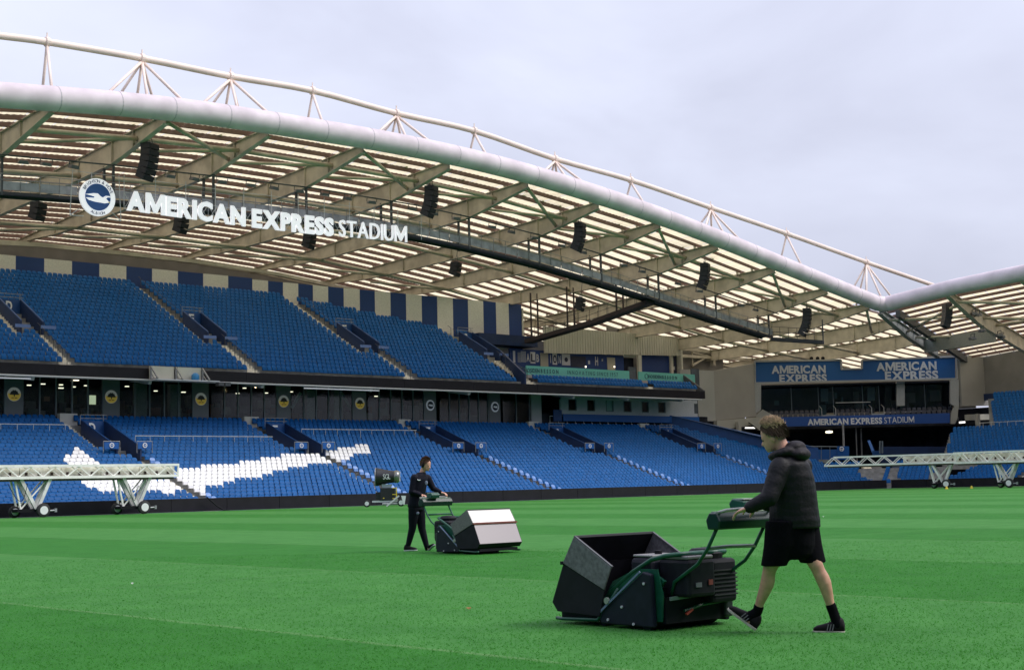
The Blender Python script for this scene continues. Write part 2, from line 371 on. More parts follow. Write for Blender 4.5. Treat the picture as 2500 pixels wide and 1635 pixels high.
def seat_objs(items, parent, keep, big_label=None):
    """items: (x, y, z, rz, material key).  the `keep` seats that show largest are parts of their own, the rest one joined part"""
    mesh = {k: SB.mesh('seat', M[k]) for k in ('seat', 'seatp', 'seatw')}
    D = lambda it: (Vector(it[:3])-O).dot(FW)
    def vis(it):
        x, y = proj(it[:3]); return -10 < x < 2510
    order = sorted([i for i in items if vis(i)], key=D)
    head, rest = order[:keep], order[keep:]+[i for i in items if not vis(i)]
    for x, y, z, rz, k in head:
        o = bpy.data.objects.new('seat', mesh[k]); o.location = (x, y+random.uniform(-.02, .02), z+random.uniform(-.012, .012)); o.rotation_euler = (random.uniform(-.03, .03), 0, rz+random.uniform(-.05, .05)); link(o, parent)
        if k == 'seatw': o['label'] = 'white seat'
        if k == 'seatp': o['label'] = 'pale blue seat at the aisle'
    if rest:
        al = MB(); idx = {'seat': 0, 'seatp': 1, 'seatw': 2}
        rj = random.Random(8)
        for x, y, z, rz, k in rest:
            rz += rj.uniform(-.05, .05); z += rj.uniform(-.012, .012); y += rj.uniform(-.02, .02); c, s = cos(rz), sin(rz); al.m = idx[k]
            al.add([(x+v[0]*c-v[1]*s, y+v[0]*s+v[1]*c, z+v[2]) for v in SB.v], SB.f)
        al.build('seat', [M['seat'], M['seatp'], M['seatw']], parent, kind='stuff')
def inpoly(x, y, P):
    r = False; j = len(P)-1
    for i in range(len(P)):
        if (P[i][1] > y) != (P[j][1] > y) and x < (P[j][0]-P[i][0])*(y-P[i][1])/(P[j][1]-P[i][1])+P[i][0]: r = not r
        j = i
    return r
# the white bird laid out in the lower tier, outline as seen on the seats
BIRD = [[(158, 1128), (163, 1113), (180, 1104), (181, 1095), (197, 1095), (211, 1104), (228, 1120), (245, 1134), (300, 1158), (430, 1174), (466, 1199), (420, 1203), (255, 1203), (212, 1190), (196, 1172), (170, 1150)],
        [(436, 1147), (497, 1139), (583, 1130), (635, 1121), (701, 1111), (797, 1102), (843, 1093), (884, 1086), (899, 1088), (908, 1106), (861, 1112), (851, 1121), (829, 1131), (735, 1138), (698, 1147), (659, 1156), (633, 1164), (577, 1173), (549, 1181), (507, 1188), (507, 1203), (488, 1207), (440, 1175)]]
stand = thing('grandstand', 'long two-tier grandstand of blue seats behind both mowers with striped back wall', 'grandstand', (80, 86, 0))
stand.location = (0, 0, 0)
def upper_back(X): return interp(WALL, X)
def build_long():
    ls = MB(); al = MB(); pos = []
    NL = 24
    def blocked(X, Y):
        for xc in LXC:
            if xc-.15 < X-0 < xc+1.15 and Y < 97.6: return True            # aisle below the gateway
            if xc-.95 < X < xc+1.1 and 97.4 <= Y < 103.6: return True        # gateway
            if xc-1.95 < X < xc-.75 and Y > 98.6: return True               # aisle beside the gateway
        return False
    def nmax(X):
        if X < 122: return NL
        return max(8, NL-int((X-122)*1.35))
    for i in range(NL):
        Y = 87+.8*i; z = lowz(Y); zt = lowz(Y-.8) if i else -.1
        xe = 133 if i < 9 else (122+(NL-i)/1.35 if i < NL else 122)
        ls.box(((X0+xe)/2, Y+.4-.03, z-.6), (xe-X0, .8, 1.2))
        X = X0+.3
        while X < xe-.3:
            if not blocked(X, Y) and i < nmax(X) and not (i == 18 and X < 34):
                x, y = proj((X, Y+.3, z+.62))
                k = 'seat'
                if any(inpoly(x, y, P) for P in BIRD): k = 'seatw'
                elif any(1.15 <= X-xc < 1.62 for xc in LXC[2:]) and i < 12: k = 'seatp'
                pos.append((X, Y+.25, z, 0, k))
            X += .48
        # painted aisle steps, two to a row
        for xc in LXC:
            for (a, b_, lo, hi) in ((xc-.05, xc+1.05, 0, 97.6), (xc-1.85, xc-.95, 98.6, 200)):
                if lo <= Y < hi:
                    al.box(((a+b_)/2, Y+.15, z+.004-.1), (b_-a, .46, .2)); al.box(((a+b_)/2, Y-.22, (z+zt)/2-.1), (b_-a, .32, .2))
    ls.build('terrace', M['conc'], stand)
    al.build('aisle_steps', M['step'], stand, kind='stuff')
    for xc in LXC:
        MB().prism([(xc-1.55, 105.9, 6.6), (xc-.1, 105.9, 6.6), (xc-.1, 105.9, 7.66), (xc-1.55, 105.9, 7.66)], (0, .5, 0)).build('landing', mat('landing_grey', (.62, .60, .55), .8), stand)
    seat_objs(pos, stand, 300)
    # gateways of the lower tier
    names = {50.7: 'D', 67.4: 'E', 84.2: 'F', 101.0: 'G', 117.8: 'H'}
    for xc in LXC:
        gateway(xc, 97.5, 103.4, lowz, names.get(xc), .95, M['navy'], M['blue'])
        for dx, wd in ((-2.05, 1.15), (.65, 1.1)):      # crest panels on the rails beside the gateway
            b = MB(); b.box((xc+dx+wd/2+.0, 97.42, 4.84), (wd, .05, .50)); o = b.build('crest_panel', M['blue2'], stand)
            r = MB(); r.lathe([(.19, -.03), (.19, .0)], (xc+dx+wd/2, 97.37, 4.86), 'Y', 20); r.m = 1; r.lathe([(.12, -.036), (.12, -.031)], (xc+dx+wd/2, 97.37, 4.86), 'Y', 16)
            r.m = 0; r.prism([(xc+dx+wd/2-.10, 97.33, 4.87), (xc+dx+wd/2, 97.33, 4.83), (xc+dx+wd/2+.10, 97.33, 4.87), (xc+dx+wd/2, 97.33, 4.89)], (0, -.006, 0))
            r.build('crest', [M['white'], M['blue2']], o)
            f = MB()
            for s_ in (-1, 1): f.tube([(xc+dx+wd/2+s_*(wd/2+.08), 97.4, 4.3), (xc+dx+wd/2+s_*(wd/2+.08), 97.4, 5.15)], .025, 6)
            f.tube([(xc+dx-.08, 97.4, 5.15), (xc+dx+wd+.08, 97.4, 5.15)], .025, 6); f.build('rail', M['grey'], o)
    # long rails part way up the lower tier
    for a, b_, Y in ((X0, 48.3, 102.6), (52.6, 65.0, 100.2), (69.2, 81.8, 102.2), (103.5, 127, 107.0)):
        z = lowz(Y)+1.0; r = MB(); r.tube([(a, Y, z), (b_, Y, z)], .035, 6); x = a
        while x <= b_: r.tube([(x, Y, z), (x, Y, z-.75)], .022, 5); r.box((x, Y-.05, z-.72), (.16, .08, .08)); x += 1.25
        r.build('rail', M['lgrey'], stand)
def gateway(xc, Yf, Yb, fn, ch, hw, mo, mi):
    g = MB(); zf = fn(Yf-.5)+.1; wall = .12
    for sx in (-1, 1):
        x = xc+sx*hw
        n = 7; top = []; 
        for i in range(n+1):
            Y = lerp(Yf, Yb, i/n); top.append((x-wall/2, Y, fn(Y)+1.05))
        poly = [(x-wall/2, Yb, zf-.4), (x-wall/2, Yf, zf-.4)]+top
        g.prism(poly, (wall, 0, 0))
    o = g.build('gateway', mo, stand)
    for sx in (-1, 1):
        x = xc+sx*hw; cp = MB()
        for i in range(6):
            a, b_ = lerp(Yf, Yb, i/6), lerp(Yf, Yb, (i+1)/6); cp.beam((x, a, fn(a)+1.10), (x, b_, fn(b_)+1.10), .10, .05)
        cp.build('coping', mi, o)
    bk = MB(); bk.box((xc, Yb+.05, (fn(Yb)+1.05+zf+1.9)/2), (2*hw-wall, .12, fn(Yb)+1.05-zf-1.9)); bk.build('back_panel', mi, o)
    fl = MB(); fl.box((xc, (Yf+Yb)/2, zf-.15), (2*hw-wall-.01, Yb-Yf, .12)); fl.build('floor', M['conc'], o)
    rl = MB(); z = fn(Yb)+1.25; 
    for k in (0, .28): rl.tube([(xc-hw, Yb+.2, z+k), (xc+hw+.3, Yb+.2, z+k)], .03, 6)
    for s_ in (-1, 1): rl.tube([(xc+s_*hw, Yb+.2, z-.5), (xc+s_*hw, Yb+.2, z+.28)], .03, 6)
    rl.build('rail', M['grey'], o)
    if ch:
        zt = fn(Yb)+.95; hh = .75
        for c_, vs, fs in text(ch, .52, hh, .03, .03):
            MB().add([(v.x+xc-.26-.1, v.y+Yb-.05, v.z+zt-hh-.05) for v in vs], fs).build('letter', M['white'], o)
build_long()

# upper tier ------------------------------------------------------
def build_upper():
    ls = MB(); al = MB(); pos = []
    def blocked(X, Y):
        for xc in UXC:
            if xc-.15 < X < xc+1.0 and Y < 108: return True
            if xc-.95 < X < xc+1.05 and 107.8 <= Y < 112.4: return True
            if xc-1.95 < X < xc-.75 and Y > 106.8: return True
        return False
    for i in range(23):
        Y = 102.3+.8*i; z = upz(Y); zt = upz(Y-.8)
        xe = 98.6 if i >= 7 else 95.1
        for a, b_ in zip(WALL, WALL[1:]):
            if a[1] >= Y+1.0 >= b_[1]: xe = min(xe, a[0]+(b_[0]-a[0])*(a[1]-Y-1.0)/(a[1]-b_[1]+1e-6))
        if Y+1.0 > 121.6: xe = 70
        if i < 2: xe = 122.5
        ls.box(((X0+xe)/2, Y+.4-.03, z-.25), (xe-X0, .8, .5))
        X = X0+.3
        while X < xe-.2:
            if not blocked(X, Y) and not (95.0 < X < 96.6) and not (114.0 < X < 115.2):
                pos.append((X, Y+.25, z, 0, 'seat'))
            X += .48
        for xc in UXC:
            for (a, b_, lo, hi) in ((xc-.05, xc+.95, 0, 108), (xc-1.85, xc-.95, 106.8, 200)):
                if lo <= Y < hi:
                    al.box(((a+b_)/2, Y+.15, z+.004-.1), (b_-a, .46, .2)); al.box(((a+b_)/2, Y-.22, (z+zt)/2-.1), (b_-a, .32, .2))
    for i in range(2):
        Y = 102.3+.8*i; z = upz(Y); al.box((114.6, Y+.1, z-.1), (.9, .8, .22))
    ls.build('terrace', M['conc'], stand); al.build('aisle_steps', M['step'], stand, kind='stuff')
    seat_objs(pos, stand, 0)
    nm = {47.7: 'D', 64.4: 'E', 81.1: 'F', 96.6: 'G'}
    for xc in UXC[1:]:
        gateway(xc, 107.9, 112.2, upz, nm.get(xc), .9, M['navy'], M['blue'])
        for dx in (-.95, 1.15): MB().box((xc+dx+.1, 107.7, upz(107.7)+.75), (1.25, .05, .26)).build('bench_panel', mat('pale_blue_panel', (.14, .22, .50), .5), stand)
    # thin handrails down the aisles
    for xc in UXC[1:]:
        h = MB(); Y = 102.6
        while Y < 107.5: h.tube([(xc+.45, Y, upz(Y)), (xc+.45, Y, upz(Y)+.95)], .022, 5); h.tube([(xc+.45, Y, upz(Y)+.95), (xc+.45, Y+.55, upz(Y+.55)+.95)], .022, 5); Y += .8
        h.build('handrail', M['dgrey'], stand, kind='stuff'); h = MB(); Y = 112.6
        while Y < upper_back(xc)-1.6: h.tube([(xc-1.0, Y, upz(Y)), (xc-1.0, Y, upz(Y)+.95), (xc-1.0, Y+.5, upz(Y+.5)+.95)], .022, 5); Y += .8
        h.build('handrail', M['dgrey'], stand, kind='stuff')
    # soffit and deck under the tier
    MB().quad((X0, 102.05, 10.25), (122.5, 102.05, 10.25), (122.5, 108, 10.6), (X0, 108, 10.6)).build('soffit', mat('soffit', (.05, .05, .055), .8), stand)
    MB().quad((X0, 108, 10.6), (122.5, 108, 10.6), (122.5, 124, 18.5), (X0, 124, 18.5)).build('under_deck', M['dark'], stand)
build_upper()

# striped back wall: one panel for each stripe seen
def stripes():
    bx = [-110, -38, 37, 107, 175, 242, 308, 371, 434, 496, 557, 616, 654.5, 691, 728, 764, 801, 839, 878, 915, 953, 991, 1029, 1067, 1105, 1142, 1179, 1210, 1241, 1272]
    def X_of(x):
        X = 70
        for _ in range(20): X = at(x, 720, Y=upper_back(X))[0]
        return X
    xs = [X_of(x) for x in bx]
    for i, (a, b_) in enumerate(zip(xs, xs[1:])):
        ya, yb = upper_back(a), upper_back(b_)
        za = at(bx[i], 625+bx[i]*.0935+(3 if bx[i] > 600 else 0), Y=ya)[2]+.15; zb = at(bx[i+1], 625+bx[i+1]*.0935+(3 if bx[i] > 600 else 0), Y=yb)[2]+.15
        white = i % 2 == 1
        k = .012 if white else 0
        MB().prism([(a, ya-k, 13), (b_, yb-k, 13), (b_, yb-k, zb), (a, ya-k, za)], (0, .12, 0)).build('wall_panel', mat('stripe_white', (.78, .76, .68), .6, noise=.1) if white else mat('stripe_blue', (.012, .05, .20), .5, noise=.1), stand,
            label='cream wall panel' if white else 'blue wall panel')
    # return at the right-hand end and back cladding under the roof edge
    X = xs[-1]; Y = upper_back(X)
    MB().box((X+.1, Y+.6, 16.9), (.2, 1.4, 7.2)).build('wall_end', M['cream'], stand)
stripes()

# fascia between the tiers
def fascia():
    x = X0; k = 0
    while x < 122.4:
        x2 = min(x+8.35, 122.6)
        if not (54.5 < x < 54.6): MB().box(((x+x2)/2, 101.95, 10.69), (x2-x-.02, .16, .80)).build('fascia_panel', M['black'], stand)
        x = x2
    MB().tube([(X0, 101.85, 10.16), (122.0, 101.85, 10.16)], .085, 6).build('gutter', M['lgrey'], stand)
    for px in (78, 365, 640, 905, 1145, 1400, 1533, 1665):
        X = at(px, 925, Y=102)[0]
        MB().prism([(X, 102.0, 10.15), (X, 105.5, 10.3), (X, 102.2, 9.85)], (.25, 0, 0)).build('bracket', M['lgrey'], stand)
    # strip lights under the fascia
    for a, c in ((-60, 75), (742, 925)):
        A_, B_ = at(a, 924, Y=101.8)[0], at(c, 924, Y=101.8)[0]
        MB().tube([(A_, 101.8, 9.93), (B_, 101.8, 9.93)], .055, 6).build('strip_light', mat('strip_housing', (.7, .71, .74), .4, emit=(.8, .85, 1, .12)), stand)
    # broadcast gantry hung on the fascia
    g = MB()
    p = lambda px, Y=101.3: at(px, 900, Y=Y)[0]
    for a, c in ((371, 427), (436, 493)):
        A_, B_ = p(a), p(c)
        o = MB().box(((A_+B_)/2, 101.6, 10.72), (B_-A_, .3, 1.05)).build('gantry_panel', M['clad2'], stand)
    A_, B_ = p(368), p(522)
    MB().box(((A_+B_)/2, 101.0, 10.12), (B_-A_, 1.2, .10)).build('gantry_deck', M['lgrey'], stand)
    for q in (370, 431, 496):
        X = p(q); b = MB(); b.beam((X, 101.4, 11.2), (X, 100.3, 10.2), .1, .1); b.beam((X, 101.4, 11.2), (X, 101.4, 10.1), .12, .12); b.beam((X, 101.4, 10.2), (X, 100.3, 10.2), .1, .08); b.beam((X, 101.4, 10.7), (X, 100.8, 10.2), .06, .06); b.build('gantry_bracket', M['grey'], stand)
    for q in (540, 556):
        X = p(q); b = MB(); b.box((X, 101.5, 10.0), (.5, .5, .3)); b.build('gantry_box', M['dgrey'], stand)
fascia()
cc = MB(); X = at(477, 912, Y=101)[0]; cc.lathe([(.22, 0), (.32, .1), (.30, .42), (.18, .58), (.03, .62)], (X, 101, 10.18), 'Z', 12)
tag(cc.build('covered_camera', mat('cover_blue', (.03, .22, .50), .4), smooth=True), 'camera under a bright blue cover on the white gantry of the long stand', 'camera')

# concourse between the tiers --------------------------------------
def concourse():
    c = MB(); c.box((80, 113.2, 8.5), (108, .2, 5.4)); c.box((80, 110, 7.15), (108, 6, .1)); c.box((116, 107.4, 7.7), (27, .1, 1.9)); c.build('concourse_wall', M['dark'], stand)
    Yg = 107.0
    gx = lambda px: at(px, 965, Y=Yg)[0]
    # glass panes with mullions
    xs = []
    for a, b_, n in ((-40, 12, 2), (56, 252, 5), (292, 470, 5), (514, 676, 5), (710, 860, 5), (897, 1034, 5), (1072, 1190, 5), (1226, 1291, 2)):
        A_, B_ = gx(a), gx(b_)
        for k in range(n):
            p, q = lerp(A_, B_, k/n), lerp(A_, B_, (k+1)/n)
            o = MB().box(((p+q)/2, Yg, 9.0), (q-p-.10, .03, 3.1)).build('glass_pane', M['glass'], stand)
            MB().box((q, Yg-.02, 9.0), (.11, .12, 3.1)).build('frame', M['mull'], o)
    # sign columns between the glazing
    cs = ((34.8, 962, 1), (272, 968, 1), (491, 974, 1), (693, 980, 1), (879, 984, 1), (1051, 989, 0), (1209, 993, 0))
    for px, py, tree in cs:
        P_ = at(px, py, Y=Yg-.1); X = P_[0]; Z = 9.13
        MB().box((X, Yg+.02, 9.0), (1.55, .10, 3.1)).build('sign_panel', mat('sign_panel_grey', (.13, .14, .165), .35), stand)
        s = MB(); n = 28; ring = .54
        if tree:
            s.lathe([(ring, -.04), (ring, 0)], (X, Yg-.05, Z), 'Y', n); o = s.build('round_sign', mat('sign_grey', (.55, .55, .52), .5, emit=(1, 1, 1, .05)), stand)  # discs, yellow halves and rings get a faint added glow to brighten them
            y = Yg-.10; lo = [(X+ring*.94*cos(a), y, Z+ring*.94*sin(a)) for a in [pi-.12+(pi+.24)*i/14 for i in range(15)]]
            MB().prism(lo, (0, -.012, 0)).build('lower_half', mat('sign_yellow', (.80, .55, .08), .5, emit=(.9, .6, .1, .08)), o)
            tr = MB(); tr.prism([(X+(.35+.03*sin(9*a))*cos(a), y-.002, Z-.04+(.36+.04*sin(11*a))*sin(a)) for a in [pi*i/18 for i in range(19)]], (0, -.014, 0)); tr.prism([(X-.03, y-.016, Z-.19), (X+.03, y-.016, Z-.19), (X+.06, y-.016, Z+.0), (X-.06, y-.016, Z+.0)], (0, -.01, 0)); tr.build('tree_emblem', mat('emblem_dark', (.05, .045, .05), .6), o); wd = MB(); wd.box((X-.13, y-.02, Z-.28), (.20, .01, .08)); wd.box((X+.13, y-.02, Z-.28), (.20, .01, .08)); wd.build('worn_words', mat('worn_text', (.42, .22, .06), .6), o, kind='stuff')
        else:
            s.lathe([(.52, -.04), (.52, 0)], (X, Yg-.05, Z), 'Y', n); o = s.build('round_sign', mat('ring_pale', (.62, .65, .75), .5, emit=(.8, .85, 1, .08)), stand)
            MB().lathe([(.37, -.02), (.37, 0)], (X, Yg-.10, Z), 'Y', n).build('inner_disc', mat('disc_dark', (.03, .04, .075), .5), o)
            gull(o, X, Yg-.13, Z, .34, mat('ring_pale', (.42, .45, .55)))
    # pale columns behind the glass, stair flights
    for px in (342, 425, 756, 822):
        X = at(px, 970, Y=108.2)[0]; MB().box((X, 108.2, 8.9), (1.0, .5, 3.0)).build('column', mat('column_grey', (.34, .35, .32), .7, noise=.2), stand)
    for (a, b_, up_) in ((712, 734, 1), (836, 860, -1)):
        A_, B_ = at(a, 990, Y=107.8), at(b_, 975, Y=107.8)
        MB().beam((A_[0], 107.8, 8.6 if up_ > 0 else 10.0), (B_[0], 107.8, 10.0 if up_ > 0 else 8.4), .12, .28).build('stair_stringer', mat('stringer', (.30, .42, .40), .5), stand)
    # things dimly seen inside: counters, rails and lit doorways
    rnd = random.Random(5); fm = [mat('fit1', (.14, .15, .17), .7), mat('fit2', (.26, .25, .22), .7), mat('fit3', (.12, .16, .15), .6), mat('fit4', (.20, .10, .07), .6)]
    for _ in range(110):
        X = rnd.uniform(38, 98); MB().box((X, rnd.uniform(108.6, 112.8), rnd.uniform(7.6, 9.3)), (rnd.uniform(.1, 1.5), .3, rnd.uniform(.3, 1.3))).build('concourse_fitting', rnd.choice(fm), stand)
    MB().box((at(238, 972, Y=112)[0], 112.9, 8.9), (.55, .1, 1.5)).build('lit_doorway', mat('door_light', (1, 1, .8), .5, emit=(.75, .8, .5, .7)), stand)
    for px, py, s_ in ((71, 940, .22), (104, 937, .3), (149, 939, .2), (149, 947, .28), (210, 941, .2), (180, 944, .2), (186, 928, .3), (310, 943, .22), (380, 954, .2), (448, 957, .25), (580, 960, .2), (650, 959, .2), (711, 956, .2), (918, 967, .22), (1120, 958, .12), (597, 947, .2)):
        P_ = at(px, py, Y=106.7 if py < 935 else 108.5); MB().box(P_, (s_*1.3, .2, .07)).build('ceiling_lamp', M['lampw'] if py > 938 else M['lamp'], stand)
    P_ = at(624, 943, Y=104.5); MB().lathe([(.02, -.13), (.13, 0), (.02, .13)], P_, 'Z', 10).build('ceiling_lamp', mat('warm_bulb', (1, .8, .5), .5, emit=(1, .72, .35, 10)), stand)
    for a, b_, py in ((928, 948, 996),):
        P_ = at(a, py, Y=110); Q = at(b_, py-1, Y=110); MB().tube([P_, Q], .05, 5).build('strip_light', M['tube_l'], stand)
    # right-hand part: white wall with windows, blue band
    A_, B_ = gx(1369), gx(1700)
    ww = mat('white_wall', (.50, .53, .60), .6, noise=.1)
    wxs = [(1385, 1405), (1431, 1450), (1477, 1495), (1520, 1539), (1564, 1581), (1604, 1622)]
    ed = [1366]+[v for p in wxs for v in p]+[1692]
    wall = MB()
    wall.box(((A_+B_)/2, Yg, 8.72), (B_-A_, .2, .5)); wall.box(((A_+B_)/2, Yg, 10.3), (B_-A_, .2, .35))
    for a, b_ in zip(ed[0::2], ed[1::2]): p, q = gx(a), gx(b_); wall.box(((p+q)/2, Yg, 9.55), (q-p, .2, 1.16))
    wo = wall.build('white_wall', ww, stand)
    for i, (a, b_) in enumerate(wxs):
        p, q = gx(a), gx(b_); f = MB().box(((p+q)/2, Yg+.06, 9.55), (q-p, .04, 1.16)).build('window', M['glass'] if i != 2 else mat('pale_glass', (.30, .48, .52), .2), wo)
        fr = MB(); fr.box((q-.04, Yg-.1, 9.55), (.08, .06, 1.2)); fr.box((p+.04, Yg-.1, 9.55), (.08, .06, 1.2)); fr.box(((p+q)/2, Yg-.1, 8.98), (q-p, .07, .07)); fr.build('frame', M['mull'], f)
    MB().box(((A_+B_)/2, Yg-.25, 8.2), (B_-A_, .1, .75)).build('blue_band', M['blue2'], stand)
    p, q = gx(1297), gx(1322); MB().box(((p+q)/2, Yg+.1, 9.0), (q-p, .1, 3.0)).build('column', mat('col_white', (.42, .43, .46), .6), stand)
    p, q = gx(1348), gx(1368); MB().box(((p+q)/2, Yg-.1, 8.4), (q-p, .1, 1.2)).build('blue_screen', M['blue'], stand)
    p, q = gx(1692), gx(1705); MB().box(((p+q)/2, Yg+.2, 9.2), (q-p, .2, 3.0)).build('dark_post', M['glassp'], stand)
def gull(parent, X, Y, Z, R, m_):
    pts = [(-1, .12), (-.55, .16), (-.2, .30), (.1, .10), (.45, .22), (.95, .20), (.6, .02), (.85, -.18), (.95, -.28), (.5, -.34), (.1, -.32), (-.35, -.22), (-.95, -.05), (-.4, -.02)]
    MB().prism([(X+a*R, Y, Z+b*R) for a, b in pts], (0, -.012, 0)).build('bird_emblem', m_, parent)
concourse()

# hospitality end of the upper tier --------------------------------
def hospitality():
    t = M['turq']
    def board(a, b_, z0, z1, words):
        A_, B_ = at(a, 900, Y=106)[0], at(b_, 915, Y=106)[0]
        o = MB().box(((A_+B_)/2, 105.0, (z0+z1)/2-.13), (B_-A_, .12, z1-z0)).build('turquoise_board', t, stand)
        MB().box(((A_+B_)/2, 105.0, z0-.28), (B_-A_, .16, .30)).build('board_base', mat('pinkish_wall', (.40, .36, .34), .7), o)
        for wds, px0, px1, h, bold, g in words:
            P0, P1 = at(px0, 905, Y=105)[0], at(px1, 905, Y=105)[0]
            put_text(wds, (P0, 104.92, (z0+z1)/2-.13-h/2), (1, 0, 0), P1-P0, h, mat('board_text', (.03, .10, .13), .6), o, bold, .01, g, joined=True, pname='lettering')
        return o
    o = board(1268, 1519, 12.45, 13.4, (('HOSIDEN', 1280, 1316, .42, .03, .1), ('BESSON', 1319, 1362, .40, .03, .42), ('INNOVATING SINCE 1957', 1384, 1507, .40, .0, .34)))
    hexa(o, at(1274.5, 902, Y=105)[0], 104.93, 12.80, .30)
    o = board(1541, 1679, 12.45, 13.4, (('HOSIDEN', 1581, 1613, .36, .03, .1), ('BESSON', 1615, 1651, .36, .03, .42)))
    hexa(o, at(1577, 915, Y=105)[0], 104.93, 12.80, .28)
    # blue wall with letters
    A_, B_ = at(1243, 880, Y=112)[0], at(1652, 880, Y=112)[0]
    Yw = 112.0
    gx = lambda px: at(px, 880, Y=Yw)[0]
    gz = lambda px, py: at(px, py, Y=Yw)[2]
    o = MB().box(((gx(1243)+gx(1521))/2, Yw, 14.3), (gx(1521)-gx(1243), .2, 3.0)).build('blue_wall', mat('wall_blue2', (.010, .045, .19), .6, noise=.1), stand)
    wm = mat('letter_white', (.58, .58, .60), .6)
    dk = mat('panel_dark', (.012, .018, .05), .5)
    for a, b_, bgw, ch in ((1251, 1256, 1, ''), (1282, 1292, 0, 'A'), (1293, 1305, 1, 'L'), (1306, 1315, 0, 'B'), (1340, 1344, 0, 'I'), (1347, 1358, 1, 'O'), (1360, 1368, 0, 'N'), (1370, 1390, 1, '@')):
        p, q = gx(a), gx(b_); z = 14.95-.0*(p-102)
        if bgw: MB().box(((p+q)/2, Yw-.12, z), (q-p, .04, 1.25)).build('letter_panel', wm, o)
        if ch == '@': MB().lathe([(.26, -.02), (.26, 0)], ((p+q)/2, Yw-.15, z), 'Y', 20).build('crest', dk, o)
        elif ch: put_text(ch, (p+.08, Yw-.15, z-.42), (1, 0, 0), q-p-.16, .84, dk if bgw else wm, o, .03, .02, name='letter')
    for k in range(6):
        X = gx(1271+k*2.1); MB().box((X, Yw-.12, 15.0), (.05, .03, 1.2)).build('stripe', wm, o)
    MB().box((gx(1266), Yw-.12, 14.9), (.45, .03, 1.1)).build('letter_panel', mat('panel_grey', (.2, .22, .28), .6), o)
    for a, b_ in ((1317, 1336), (1480, 1499)):
        MB().box(((gx(a)+gx(b_))/2, Yw-.14, 14.55), (gx(b_)-gx(a), .06, 1.9)).build('door', mat('door_beige', (.42, .39, .31), .7), o)
    MB().box(((gx(1392)+gx(1428))/2, Yw-.12, 14.8), (gx(1428)-gx(1392), .05, 1.2)).build('dark_window', dk, o)
    put_text('H', (gx(1451), Yw-.13, 14.5), (1, 0, 0), gx(1458)-gx(1451), 1.0, wm, o, .02, .02)
    put_text('M', (gx(1467), Yw-.13, 15.0), (1, 0, 0), gx(1470)-gx(1467), .3, wm, o, .02, .02)
    MB().box((gx(1436), Yw-.13, 14.8), (.3, .02, .4)).build('notice', wm, o)
    for px in (1430, 1500): P_ = at(px, 895, Y=111.5); MB().box(P_, (.14, .1, .18)).build('wall_lamp', M['lamp'], stand)
    # second bay
    MB().box(((gx(1521)+gx(1548))/2, Yw+.2, 14.3), (gx(1548)-gx(1521), .2, 2.6)).build('dark_opening', M['dark'], stand)
    MB().box(((gx(1521)+gx(1550))/2, Yw-.1, 15.9), (gx(1550)-gx(1521), .2, .5)).build('lintel', M['clad2'], stand)
    MB().box((gx(1551), Yw-.6, 14.6), (.55, .3, 3.2)).build('column', M['clad2'], stand)
    MB().box(((gx(1556)+gx(1632))/2, Yw, 14.5), (gx(1632)-gx(1556), .2, 3.4)).build('blue_wall', mat('wall_blue2', (.010, .045, .19)), stand)
    MB().box((gx(1634), Yw-.3, 14.5), (.4, .3, 3.4)).build('column', M['cream'], stand)
    d = MB().box(((gx(1637)+gx(1650))/2, Yw, 14.5), (gx(1650)-gx(1637), .2, 3.4)).build('dark_door', dk, stand); MB().box((gx(1643), Yw-.12, 14.7), (.28, .02, .4)).build('notice', wm, d)
    # pale corrugated wall above
    co = MB(); a, b_ = gx(1318), gx(1652); n = 110
    for k in range(n):
        p, q = lerp(a, b_, k/n), lerp(a, b_, (k+1)/n); z0 = lerp(15.45, 16.15, k/n); z1 = 18.4
        co.box(((p+q)/2, Yw-.7-(.05 if k % 2 else 0), (z0+z1)/2), (q-p, .1, z1-z0))
    co.build('corrugated_wall', mat('corrugated_cream', (.52, .49, .41), .6), stand, label='pale corrugated wall above the boxes')
    MB().box((gx(1653), Yw+.8, 15.5), (.25, 3.2, 5.6)).build('wall_end', M['cream'], stand)
    # dark glazed ends beside the boards and the sloping blue parapet
    MB().box((at(1530, 915, Y=106)[0], 105.2, 12.8), (1.1, .2, 1.9)).build('glazed_screen', M['glassp'], stand)
    MB().box((at(1690, 915, Y=106)[0], 105.6, 12.9), (1.3, .2, 2.2)).build('glazed_screen', M['glassp'], stand)
    pr = MB(); pr.prism([(95.5, 102.15, 10.9), (97.8, 108.2, 12.5), (97.8, 108.2, 15.0), (95.5, 102.15, 12.1)], (.22, 0, 0)); pr.build('parapet', M['navy'], stand)
    pr = MB(); pr.prism([(97.8, 108.2, 12.5), (98.4, 114.0, 13.5), (98.4, 114.0, 17.6), (97.8, 108.2, 15.0)], (.22, 0, 0)); pr.build('parapet', M['navy'], stand)
    pr = MB(); pr.prism([(122.6, 102, 10.3), (122.6, 106.0, 10.3), (122.6, 106.0, 13.4), (122.6, 105.0, 13.2), (122.6, 102, 11.2)], (.2, 0, 0)); pr.build('parapet', M['dgrey'], stand)
    # rounded blue deck in front of the letters, at the end of the striped wall
    b = MB(); b.box((101.7, 112.3, 16.6), (8.4, 2.4, 1.1)); b.build('blue_deck', M['navy'], stand)
    # sloping blue parapet at the end of the lower tier
    P1, P2 = at(1697, 1004, Y=106.5), at(1700, 1036, Y=106.5)
    pr = MB(); pr.prism([(122.2, 107.0, 6.6), (122.2, 107, 8.75), (129.5, 97, 5.4), (133.0, 94.5, 4.6), (133.0, 94.5, 2.8)], (.05, .3, 0)); pr.build('parapet', M['blue'], stand)
